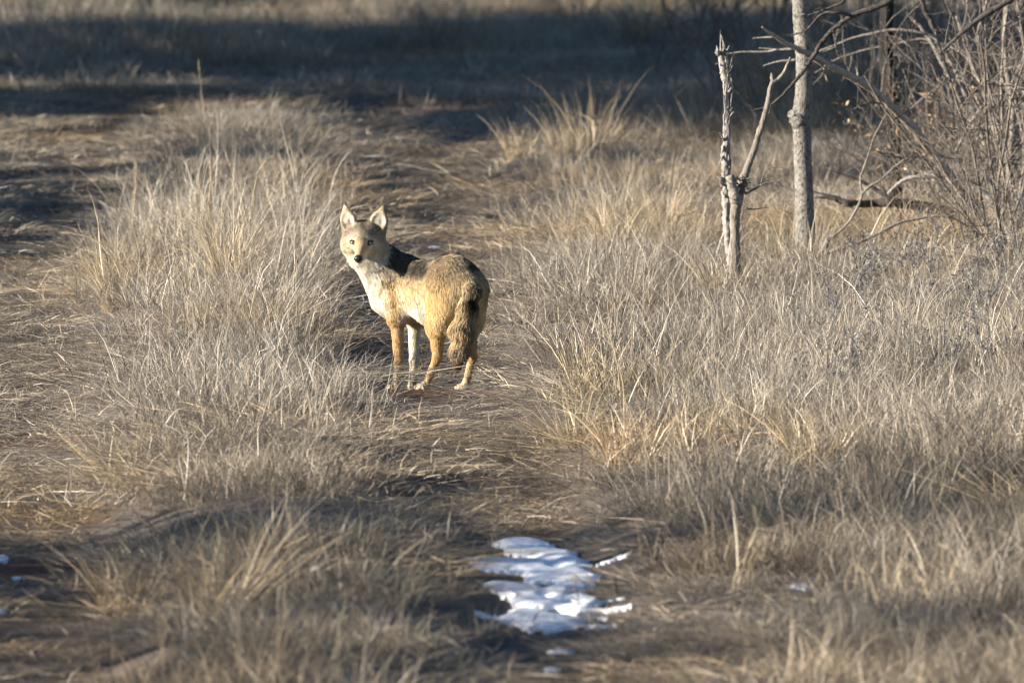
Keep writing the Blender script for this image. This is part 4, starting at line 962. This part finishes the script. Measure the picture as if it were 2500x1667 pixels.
def fields(p):
    """blend of fur direction, length, colour and density at points"""
    w = np.zeros(len(p)); dr = np.zeros((len(p), 3)); ln = np.zeros(len(p)); co = np.zeros((len(p), 3)); de = np.zeros(len(p)); tail = np.zeros(len(p))
    for i, (a, b, ra, rb, k, d, l_, c, dn_) in enumerate(PR):
        dd = cone_d(p, a, b, ra, rb, FLAT.get(i)); wi = np.exp(-np.clip(dd, -.02, .3) / .007)
        w += wi; dr += wi[:, None] * d; ln += wi * l_; co += wi[:, None] * c; de += wi * dn_
        if i >= NTAIL: tail += wi
    return dr / w[:, None], ln / w, co / w[:, None], de / w, tail / w
def pigment(p, nv, co, tail, rs_):
    """coat pattern with some painted shade: colour and share of black tipped hair"""
    q = p - HO; R, U, H = q @ Hr, q @ Hu, q @ Hh
    r_ = p - CO; F, L, Z = r_ @ fw, r_ @ lf_, r_[:, 2]
    cx = 792 + (p[:, 0] - X0) / CU; cy = 1436 - (p[:, 2] - ZV + p[:, 1] * DEP) / CU
    head = (np.sqrt(R * R + (U - .02) ** 2 + (H + .02) ** 2) < .138) & (U > -.10)
    tip = np.zeros(len(p))
    mot = vnoise3(p, 26, 3); mot2 = vnoise3(p, 70, 5)
    def mix(m, c): 
        m = np.clip(m, 0, 1)[:, None]; co[:] = co * (1 - m) + m * np.asarray(c)
    body = ~head & (tail < .5)
    # back and saddle: grizzled grey with black tips
    sad = body * sstep(-.05, .5, nv[:, 2] + .6 * (mot - .5)) * sstep(.40, .48, Z + .04 * (mot2 - .5)) * sstep(-.34, -.28, F) * (1 - .4 * sstep(-.05, -.15, F))
    mix(sad * .7, GREY * .95); tip = np.maximum(tip, sad * .6)
    flank = body * sstep(.42, .48, Z) * (1 - sad); mix(flank * .45, np.array([.52, .42, .28])); tip = np.maximum(tip, flank * .18)
    # belly and flank cream band
    bel = body * (1 - sstep(.35, .43, Z + .06 * (mot - .5))) * sstep(-.15, -.06, F) * (1 - sstep(.13, .17, F)) ; mix(bel * .9, WHITE)
    # shoulder tan, upper foreleg
    shd = body * np.exp(-(((cx - 530) / 105) ** 2 + ((cy - 790) / 110) ** 2)) * (L > 0); mix(shd * .55, TAN); tip = np.maximum(tip, shd * .22)
    # rump golden, pale streaks on the back of the thigh
    rum = body * sstep(-.12, -.2, F) * (1 - sstep(.46, .52, Z)) * sstep(.30, .36, Z); mix(rum * .5, np.array([.73, .54, .29]))
    pal = body * np.exp(-(((cx - 960) / 60) ** 2 + ((cy - 800) / 120) ** 2)) * (L > -.02); mix(pal * .5, CREAM)
    rdk = body * np.exp(-(((cx - 1090) / 85) ** 2 + ((cy - 540) / 52) ** 2)); mix(rdk * .85, DARK * 2); tip = np.maximum(tip, rdk * .7)
    redge = body * sstep(1130, 1200, cx) * sstep(.36, .42, Z); mix(redge * .35, np.array([.26, .20, .13])); tip = np.maximum(tip, redge * .4)
    # legs: cream fronts and feet, orange backs
    leg = body * (1 - sstep(.24, .30, Z))
    inner = leg * (((F > .215) & (L < 0)) * 1.0); mix(inner * .85, WHITE)
    frl = leg * ((L > 0) & (F > .1)) * sstep(-.2, .5, nv @ fw); mix(frl * .45, CREAM)
    lo_ = leg * (1 - sstep(.02, .19, Z + .06 * (mot - .5))); mix(lo_ * .7, np.array([.63, .50, .33]))
    hin = leg * (F < 0) * (1 - sstep(.09, .17, Z)) * sstep(-.3, .4, nv @ fw); mix(hin * .5, CREAM)
    spt = leg * (F > .1) * sstep(.62, .72, mot) * (Z < .2) * (1 - sstep(.12, .18, Z)); mix(spt * .4, np.array([.16, .12, .09]))
    # neck: grey right side, white throat and chest
    thr = (~head) * (F > .17) * sstep(.1, .6, -(nv @ np.array([.75, .45, .25]))) * sstep(.30, .36, Z) * (tail < .5) * (L > -.2) * (1 - sstep(330, 490, cx - (cy - 620) * .42 + 90 * (mot - .5))); mix(thr * .92, WHITE); tip = tip * (1 - thr)
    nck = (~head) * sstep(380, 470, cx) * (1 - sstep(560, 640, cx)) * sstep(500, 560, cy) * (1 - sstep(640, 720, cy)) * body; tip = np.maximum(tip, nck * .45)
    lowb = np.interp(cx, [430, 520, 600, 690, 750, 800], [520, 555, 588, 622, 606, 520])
    mane_shade = (~head) * (tail < .5) * sstep(18, -22, cy - lowb + 40 * (mot - .5) + 24 * (mot2 - .5)) * sstep(425, 475, cx) * (1 - sstep(745, 800, cx + 60 * (mot - .5))) * (F > -.1)  # dark neck hair merged with the head's cast shadow, painted into the coat
    mix(mane_shade * (.5 + .47 * rs_.uniform(0, 1, len(p))), np.array([.10, .092, .082])); tip = np.maximum(tip, mane_shade * .5)
    # tail
    T = tail > .5
    mix(T * sstep(1030, 1100, cx + (cy - 800) * .18) * .5, np.array([.15, .115, .08]))  # shaded right side of the tail, painted darker
    mix(T * np.exp(-(((cx - 1078) / 36) ** 2 + ((cy - 785) / 40) ** 2)) * 1.2, DARK * .6)
    mix(T * sstep(1110, 1220, cy) * .85, np.array([.13, .075, .045]))
    tip = np.where(T, .42, tip)
    # face
    f = head * 1.0
    fore = f * sstep(.004, .03, U) * (U < .085) * sstep(-.1, -.06, H); mix(fore * .7, np.array([.46, .39, .29])); tip = np.maximum(tip, fore * .36)
    mix(f * np.exp(-((R / .013) ** 2)) * sstep(.035, .065, U) * .7, np.array([.12, .07, .045]))
    mix(f * sstep(.0, .05, H) * np.exp(-((R / .034) ** 2)) * sstep(-.060, -.035, U + H * .1) * .8, np.array([.50, .32, .18]))
    mix(f * np.exp(-((R / .011) ** 2)) * sstep(.01, .05, H) * sstep(-.05, -.03, U) * .4, np.array([.34, .24, .16]))
    mix(f * sstep(-.048, -.066, U + .012 * (mot - .5)) * .95, WHITE)
    mix(f * sstep(.055, .03, np.sqrt((U + .040) ** 2 + (np.abs(R) - .055) ** 2)) * .5, CREAM)
    chk = f * sstep(.045, .075, R) * sstep(-.01, -.05, H) * (U < .05); mix(chk * .35, np.array([.46, .38, .28])); tip = np.maximum(tip, chk * .22)
    for e in EYES:
        de = np.sqrt(((p - e) ** 2).sum(1)); mix(f * sstep(.034, .022, de) * .45, CREAM)
        mix(f * sstep(.0185, .0145, de) * (np.abs((p - e) @ Hu) < .0115), DARK * .7)
        tr = e + Hr * (-np.sign((e - HO) @ Hr) * .012) - Hu * .016; mix(f * np.exp(-(((p - tr) @ Hr) / .007) ** 2 - (((p - tr) @ Hu) / .014) ** 2) * .6, np.array([.34, .17, .08]))
        di = e + Hr * (-np.sign((e - HO) @ Hr) * .0125) - Hu * .003; mix(f * sstep(.010, .005, np.sqrt(((p - di) ** 2).sum(1))), DARK)
    mth = f * np.exp(-((U + .068 - .5 * np.clip(np.abs(R) - .006, 0, 1)) / .0045) ** 2) * sstep(.0, .03, H) ; mix(mth * .9, DARK * 1.5)
    dn_ = np.sqrt(((p - nose_p) ** 2).sum(1)); mix(f * sstep(.021, .016, dn_), DARK)
    # ears
    ear = f * sstep(.052, .072, U) * sstep(.022, .036, np.abs(R)); inn = np.full(len(p), 9.)
    for e in EARC: inn = np.minimum(inn, cone_d(p, *e))
    mix(ear * .8, np.array([.46, .34, .21])); mix(ear * sstep(.006, .001, inn) * .95, np.array([.74, .68, .57])); tip = tip * (1 - ear)
    for s_ in (-1, 1):
        dk = Hd(s_ * .066 + .005, .066, -.05); dd = p - dk; mix(ear * (inn < .006) * np.exp(-((dd @ Hr) / .009) ** 2 - (dd @ Hu / .022) ** 2) * .9, np.array([.07, .055, .045]))
    return co, tip

skin_dr, skin_ln, skin_co, skin_de, skin_tail = fields(BV)
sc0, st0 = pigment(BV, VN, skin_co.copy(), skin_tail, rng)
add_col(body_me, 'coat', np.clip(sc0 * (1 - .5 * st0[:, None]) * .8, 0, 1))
m_skin, n, l, b = nodes_mat('coyote_coat')
a = n.new('ShaderNodeAttribute'); a.attribute_name = 'coat'; tc = n.new('ShaderNodeTexCoord'); n1 = noise(n, l, tc.outputs['Object'], 160, 3, .6)
r = ramp(n, [(.3, (.6, .6, .6)), (.7, (1.15, 1.15, 1.15))]); l.new(n1.outputs[0], r.inputs[0]); l.new(mixc(n, l, 1.0, a.outputs['Color'], r.outputs[0], 'MULTIPLY'), b.inputs['Base Color']); b.inputs['Roughness'].default_value = .9; b.inputs['Specular IOR Level'].default_value = .1
m_fur, n, l, b = nodes_mat('coyote_fur')
a = n.new('ShaderNodeAttribute'); a.attribute_name = 'coat'
d = n.new('ShaderNodeBsdfDiffuse'); tr = n.new('ShaderNodeBsdfTranslucent'); l.new(a.outputs['Color'], d.inputs[0]); l.new(a.outputs['Color'], tr.inputs[0])
mx = n.new('ShaderNodeMixShader'); mx.inputs[0].default_value = .38; l.new(d.outputs[0], mx.inputs[1]); l.new(tr.outputs[0], mx.inputs[2]); l.new(mx.outputs[0], n['Material Output'].inputs[0]); n.remove(b)
coy = empty('coyote', CO, 'coyote standing in the rut, rear towards us, looking back with ears up', 'coyote')
body = link('body', body_me, m_skin, coy)

# fur strands
NS = 240000
A, Bq, Cq, Dq = (BV[BQ[:, i]] for i in range(4))
area = .5 * (np.linalg.norm(np.cross(Bq - A, Cq - A), axis=1) + np.linalg.norm(np.cross(Cq - A, Dq - A), axis=1))
wgt = area * skin_de[BQ].mean(1); wgt /= wgt.sum()
fc = rng.choice(len(BQ), NS, p=wgt); u = rng.uniform(0, 1, (NS, 1)); v = rng.uniform(0, 1, (NS, 1))
root_p = A[fc] * (1 - u) * (1 - v) + Bq[fc] * u * (1 - v) + Cq[fc] * u * v + Dq[fc] * (1 - u) * v
nv = VN[BQ[fc]].mean(1); nv /= np.linalg.norm(nv, axis=1)[:, None] + 1e-9
dr, ln, co, de, tail = fields(root_p)
ok = np.ones(NS, bool)
for e in EYES: ok &= np.sqrt(((root_p - e) ** 2).sum(1)) > .0125
ok &= np.sqrt(((root_p - nose_p) ** 2).sum(1)) > .017
root_p, nv, dr, ln, co, tail = (z[ok] for z in (root_p, nv, dr, ln, co, tail)); NS = len(root_p)
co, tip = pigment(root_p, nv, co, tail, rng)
inn = np.full(NS, 9.)
for e in EARC: inn = np.minimum(inn, cone_d(root_p, *e))
ln = np.where(inn < .005, .007, ln)
# clumping noise
nz = np.stack([vnoise3(root_p, 34, 11 + i) - .5 for i in range(3)], -1); nz2 = np.stack([vnoise3(root_p, 90, 21 + i) - .5 for i in range(3)], -1)
ln = ln * rng.uniform(.6, 1.25, NS) * (.8 + .5 * vnoise3(root_p, 40, 31))
tg = dr - nv * (dr * nv).sum(1)[:, None]; tg = tg / (np.linalg.norm(tg, axis=1)[:, None] + 1e-6)
tg = tg + nz * .38 + nz2 * .3 + rng.normal(0, .1, (NS, 3)); tg = tg - nv * (tg * nv).sum(1)[:, None] * .8; tg /= np.linalg.norm(tg, axis=1)[:, None] + 1e-9
lift = np.clip(rng.normal(.46, .12, NS), .2, 1.2)
d0 = nrm_ = nv * lift[:, None] + tg * .8; d0 /= np.linalg.norm(d0, axis=1)[:, None]
d1 = tg + nv * .12 + np.array([0, 0, -.12]); d1 /= np.linalg.norm(d1, axis=1)[:, None]
K_ = 4
pts = np.zeros((NS, K_, 3)); pts[:, 0] = root_p - nv * .002
for i in range(1, K_):
    t = (i - .5) / (K_ - 1); dd = d0 * (1 - t) + d1 * t; dd /= np.linalg.norm(dd, axis=1)[:, None]; pts[:, i] = pts[:, i - 1] + dd * (ln / (K_ - 1))[:, None]
# pull the tips together into tufts
ng_ = NS // 26; gidx = rng.choice(NS, ng_, replace=False); kd = kdtree.KDTree(ng_)
for i, gi_ in enumerate(gidx): kd.insert(root_p[gi_], i)
kd.balance(); near = np.array([gidx[kd.find(p)[1]] for p in root_p])
for i in range(1, K_):
    t = i / (K_ - 1); pts[:, i] += (pts[near, i] + (root_p - root_p[near]) * .35 - pts[:, i]) * (.25 * t ** 1.5 * sstep(.010, .025, ln))[:, None]
lowz = gz(pts[..., 0], pts[..., 1]) + .001; pts[..., 2] = np.maximum(pts[..., 2], lowz)
gv = (.84 + .34 * vnoise3(root_p, 55, 41)) * rng.uniform(.86, 1.12, NS) * (.92 + .16 * rng.uniform(0, 1, NS)[near])
black = rng.uniform(0, 1, NS) < tip * .95
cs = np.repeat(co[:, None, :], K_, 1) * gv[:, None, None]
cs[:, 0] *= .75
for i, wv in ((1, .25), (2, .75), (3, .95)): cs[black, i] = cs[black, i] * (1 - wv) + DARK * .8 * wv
pale = (~black) & (rng.uniform(0, 1, NS) < .18); cs[pale, 2:] = np.minimum(cs[pale, 2:] * 1.35, .9)
hc = bpy.data.hair_curves.new('fur'); hc.add_curves([K_] * NS)
hc.attributes['position'].data.foreach_set('vector', (pts - CO).astype(np.float32).ravel())
ra_ = hc.attributes.get('radius') or hc.attributes.new('radius', 'FLOAT', 'POINT')
rad_ = np.repeat(np.array([[.00055, .0006, .00045, .00012]]), NS, 0) * (.7 + .45 * sstep(.008, .03, ln))[:, None]
ra_.data.foreach_set('value', rad_.astype(np.float32).ravel())
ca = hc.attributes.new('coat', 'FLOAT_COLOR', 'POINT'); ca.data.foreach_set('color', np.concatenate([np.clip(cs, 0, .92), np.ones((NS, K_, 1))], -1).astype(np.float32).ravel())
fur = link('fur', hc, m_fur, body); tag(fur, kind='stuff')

# nose, eyes, claws, whiskers
def simple_mat(name, c, rough=.5, spec=.5, coat=0):
    m, n, l, b = nodes_mat(name); tc = n.new('ShaderNodeTexCoord'); n1 = noise(n, l, tc.outputs['Object'], 400, 3, .6)
    r = ramp(n, [(.3, tuple(x * .75 for x in c)), (.7, tuple(x * 1.2 for x in c))]); l.new(n1.outputs[0], r.inputs[0]); l.new(r.outputs[0], b.inputs['Base Color'])
    b.inputs['Roughness'].default_value = rough; b.inputs['Specular IOR Level'].default_value = spec; b.inputs['Coat Weight'].default_value = coat; return m
m_nose = simple_mat('nose_skin', (.012, .011, .011), .42, .5); m_eyeball = simple_mat('eye_rim', (.012, .01, .008), .2, .5); m_iris = simple_mat('iris', (.42, .32, .11), .18, .5, .6); m_pupil = simple_mat('pupil', (.006, .006, .006), .1, .6); m_claw = simple_mat('claw', (.05, .042, .035), .5)
def ellip(a, Rr, Uu, Hh_, seg=18, rings=12, warp=None):
    th_ = np.linspace(0, np.pi, rings + 1); ph = np.arange(seg) * 2 * np.pi / seg
    P_ = np.stack([np.sin(th_)[:, None] * np.cos(ph), np.sin(th_)[:, None] * np.sin(ph), np.cos(th_)[:, None] * np.ones(seg)], -1)
    if warp: P_ = warp(P_)
    V = a + P_[..., 0:1] * Rr + P_[..., 1:2] * Uu + P_[..., 2:3] * Hh_
    ii = np.arange((rings + 1) * seg).reshape(rings + 1, seg); j = np.roll(ii, -1, 1)
    return V.reshape(-1, 3), np.stack([ii[:-1], ii[1:], j[1:], j[:-1]], -1).reshape(-1, 4)
def nose_warp(P_):
    x_, y_, z_ = P_[..., 0], P_[..., 1], P_[..., 2]
    nost = sum(np.exp(-(((x_ - s_ * .5) / .26) ** 2 + ((y_ + .18) / .26) ** 2)) for s_ in (-1, 1)) * (z_ > 0)
    mid = np.exp(-(x_ / .10) ** 2) * (z_ > 0) * (y_ < .1)
    k = 1 - .34 * nost - .12 * mid; w = np.where(y_ < 0, 1 + .28 * y_, 1.0)
    return np.stack([x_ * w, y_, z_ * k], -1)
V, q = ellip(nose_p, Hr * .0195, Hu * .0160, Hh * .0150, 28, 20, nose_warp); link('nose', mesh_np('nose', V - CO, q), m_nose, body)
for i, e in enumerate(EYES):
    s_ = -1 if i == 0 else 1; look = nrm(np.array([0, -1, .02]) - e * 0 + np.array([0.008, 0, 0]) * 0 + Hh * .2)
    V, q = ellip(e - Hh * .0035, Hr * .0128 + Hu * .0025 * s_, Hu * .0088, Hh * .0088); eye = link('eye', mesh_np('eye', V - CO, q), m_eyeball, body)
    er = nrm(np.cross(look, upv)); er = er if er[0] > 0 else -er; eu = np.cross(er, -look); eu = eu if eu[2] > 0 else -eu
    c_ = e - Hh * .0035 + look * .0068
    V, q = ellip(c_, er * .0070, eu * .0059, look * .0036); ir = link('iris', mesh_np('iris', V - CO, q), m_iris, eye)
    V, q = ellip(c_ + look * .0024, er * .0029, eu * .0029, look * .0018); link('pupil', mesh_np('pupil', V - CO, q), m_pupil, eye)

# ------------------------------------------------------------------ trees just outside the frame, on the sun side, whose shade crosses the track
m_needle = grass_mat('juniper_needles', False, [(0, (.018, .026, .014)), (.5, (.04, .055, .028)), (1, (.075, .09, .045))], .15)
def make_juniper(seed, H, R, nl, zb=0.0):
    rs = np.random.default_rng(seed); root = bpy.data.objects.new('juniper_tree', None); COL.objects.link(root)
    mb = MB(); mb.tube([(0, 0, -.1), (.03, .02, H * .4), (0, .03, H * .92)], [.13, .09, .02], 8, 6, .05, .06)
    for i in range(26):
        z = max(zb, .08 * H) + (H * .85 - max(zb, .08 * H)) * rs.uniform(0, 1); a = rs.uniform(0, 6.28); L = R * (1.05 - z / H) ** .6
        mb.tube([(0, 0, z), (math.cos(a) * L * .5, math.sin(a) * L * .5, z + .12), (math.cos(a) * L, math.sin(a) * L, z + .3)], [.03, .018, .006], 5, 3, .1, cap=False)
    mb.build('trunk', m_dark, root)
    z = (zb if zb else .03 * H) + (H - (zb if zb else .03 * H)) * rs.uniform(0, 1, nl) ** .9; a = rs.uniform(0, 6.283, nl); lob = 1 + .22 * np.sin(a * 3 + seed + z * 2) + .15 * np.sin(a * 5 - z * 3.1)
    r = R * np.clip(1.04 - (z - zb) / (H - zb), 0, 1) ** .62 * (np.clip((z - zb) / .5, .3, 1) if zb else 1) * np.sqrt(rs.uniform(.1, 1, nl)) * lob
    p = np.stack([np.cos(a) * r, np.sin(a) * r, z], -1) + rs.normal(0, .05, (nl, 3))
    d = np.stack([np.cos(a), np.sin(a), rs.uniform(.2, 1.4, nl)], -1) + rs.normal(0, .5, (nl, 3)); d /= np.linalg.norm(d, axis=1)[:, None]; d *= rs.uniform(.10, .24, nl)[:, None]
    s = np.cross(d, rs.normal(0, 1, (nl, 3))); s /= np.linalg.norm(s, axis=1)[:, None]; s *= rs.uniform(.02, .05, nl)[:, None]
    V = np.stack([p - d * .5, p + s, p + d * .5, p - s], 1).reshape(-1, 3); q = np.arange(nl * 4).reshape(nl, 4)
    me = mesh_np('crown', V, q, smooth=False); c = np.repeat(rs.uniform(0, 1, nl), 4); add_col(me, 'col', np.stack([c, c, c], -1))
    o = link('crown', me, m_needle, root); o['tint'] = (1.0, 1.0, 1.0)
    return root
jp = [make_juniper(301, 6.6, 1.5, 14000), make_juniper(302, 7.2, 1.6, 15000), make_juniper(303, 6.0, 1.4, 11000), make_juniper(304, 7.6, 1.5, 13000, 3.1), make_juniper(305, 3.0, .75, 5000), make_juniper(306, 8.2, 1.3, 12000, 4.0), make_juniper(307, 1.45, .72, 6500), make_juniper(308, 5.2, .36, 4500)]; uj = set()
JT = [(-9.8, 15.6, 3, 1.0), (-9.6, 17.2, 3, .95), (-10.2, 19.0, 0, .95), (-9.8, 21.2, 3, .85), (-10.0, 22.9, 1, 1.0), (-9.8, 25.2, 0, 1.05), (-10.2, 27.4, 2, 1.1), (-9.8, 28.7, 0, 1.0), (-10.4, 31.4, 4, 1.15), (-11.2, 32.9, 4, 1.4), (-13, 23.0, 1, 1.05), (-12.5, 26.4, 3, 1.1),
      (-9.9, 15.5, 4, .9), (-9.8, 8.9, 5, 1.0), (-9.6, 11.0, 5, 1.05), (-10.0, 13.2, 5, 1.0),
      (-5.7, 7.7, 6, .85), (-5.9, 9.0, 6, .9), (-5.6, 10.5, 6, 1.0), (-5.8, 11.8, 6, .95), (-6.0, 13.2, 6, 1.1),
      (-9.7, 13.9, 7, .8), (-9.9, 11.9, 7, .75), (-9.6, 10.7, 7, .6), (-9.8, 8.8, 7, 1.15)]
for j, (x_, y_, i, s_) in enumerate(JT):
    place(jp, uj, i, (x_, y_, float(gz(x_, y_))), j * 1.7, s_, 'dense dark juniper in the row left of the picture, shading the far road', 'tree', 'junipers shading the far road')
sp_ = [make_shrub('scrub_bush', 401, 1.3, 9, 2, m_twig, leaves=26, spread=.7, rad=.012, kids=(4, 8)), make_shrub('scrub_bush', 402, 1.6, 8, 2, m_twig, leaves=26, spread=.5, rad=.014, kids=(4, 8))]; us = set()
SB = [(-4.4, -8.6, 0, 1.0), (-4.1, -9.4, 1, .95), (-4.7, -9.9, 0, 1.0), (-4.2, -7.9, 1, .8), (-3.9, -9.0, 0, .8), (-4.2, -13.3, 1, 1.0), (-5.2, -9.0, 1, 1.15)]
for j, (x_, y_, i, s_) in enumerate(SB):
    place(sp_, us, i, (x_, y_, float(gz(x_, y_))), j * 2.1, s_, 'twiggy scrub bush outside the left edge, its shade falling across the ruts', 'bush', 'scrub bushes left of the track')
def bare_tree(seed, H, r):
    rs = np.random.default_rng(seed); root = bpy.data.objects.new('bare_tree', None); COL.objects.link(root)
    mb = MB(); pts = [np.array([0, 0, -.1])]; 
    for i in range(5): pts.append(pts[-1] + np.array([rs.normal(0, .08), rs.normal(0, .08), H / 5]))
    mb.tube(pts, [r * 1.2, r, r * .9, r * .75, r * .55, r * .3], 9, 5, .03, .04); mb.build('trunk', m_dark, root)
    for i in range(9):
        k = rs.integers(2, 6); mb = MB(); a = rs.uniform(0, 6.28); twigs(mb, pts[k], np.array([math.cos(a), math.sin(a), .8]), H * rs.uniform(.2, .4), r * .4, 3, rs, 4, .22); mb.build('branch', m_dark, root)
    return root
bp_ = [bare_tree(501, 5.5, .10), bare_tree(502, 4.8, .08)]; ub = set()
for j, (x_, y_, i) in enumerate([(-8.4, 11.6, 1), (-8.6, 12.8, 0)]):
    place(bp_, ub, i, (x_, y_, float(gz(x_, y_))), j * 1.3, 1.0, 'leafless tree left of the picture, throwing thin shadow bars over the ruts', 'tree', 'leafless trees left of the track')

def loose_tree(seed, H, R, nl, zb):
    rs = np.random.default_rng(seed); root = bpy.data.objects.new('oak_tree', None); COL.objects.link(root)
    mb = MB(); mb.tube([(0, 0, -.1), (.1, .05, H * .35), (.05, .1, H * .7), (0, 0, H * .95)], [.2, .16, .1, .03], 9, 6, .05, .05); mb.build('trunk', m_dark, root)
    lf = MB(); ends = []
    for i in range(16):
        z = zb + (H * .85 - zb) * rs.uniform(0, 1); a = rs.uniform(0, 6.28); L = R * rs.uniform(.6, 1.0); mb = MB()
        pts = twigs(mb, np.array([0, 0, z]), np.array([math.cos(a), math.sin(a), .35]), L, .05, 2, rs, 4, .2); mb.build('branch', m_dark, root); ends += pts[1:]
    E = np.array(ends); c0 = E[rs.integers(0, len(E), nl)] + rs.normal(0, .42, (nl, 3)); d = rs.normal(0, .08, (nl, 3)); s_ = np.cross(d, rs.normal(0, 1, (nl, 3))); s_ /= np.linalg.norm(s_, axis=1)[:, None]; s_ *= .045
    V = np.stack([c0 - d, c0 + s_, c0 + d, c0 - s_], 1).reshape(-1, 3); me = mesh_np('crown', V, np.arange(nl * 4).reshape(nl, 4), smooth=False)
    c = np.repeat(rs.uniform(0, 1, nl), 4); add_col(me, 'col', np.stack([c, c, c], -1)); o = link('crown', me, m_leaf, root); o['tint'] = (1.0, 1.0, 1.0)
    return root
lt = [loose_tree(601, 8.5, 2.3, 480, 2.6), loose_tree(602, 7.6, 2.1, 700, 2.2)]; ul = set()
for j, (x_, y_, i) in enumerate([(-14.5, -12.0, 0), (-15.8, -15.6, 1)]):
    place(lt, ul, i, (x_, y_, float(gz(x_, y_))), j * 1.3, 1.0, 'oak with withered leaves far left of the picture, dappling the near grass', 'tree', 'oaks left of the near grass')
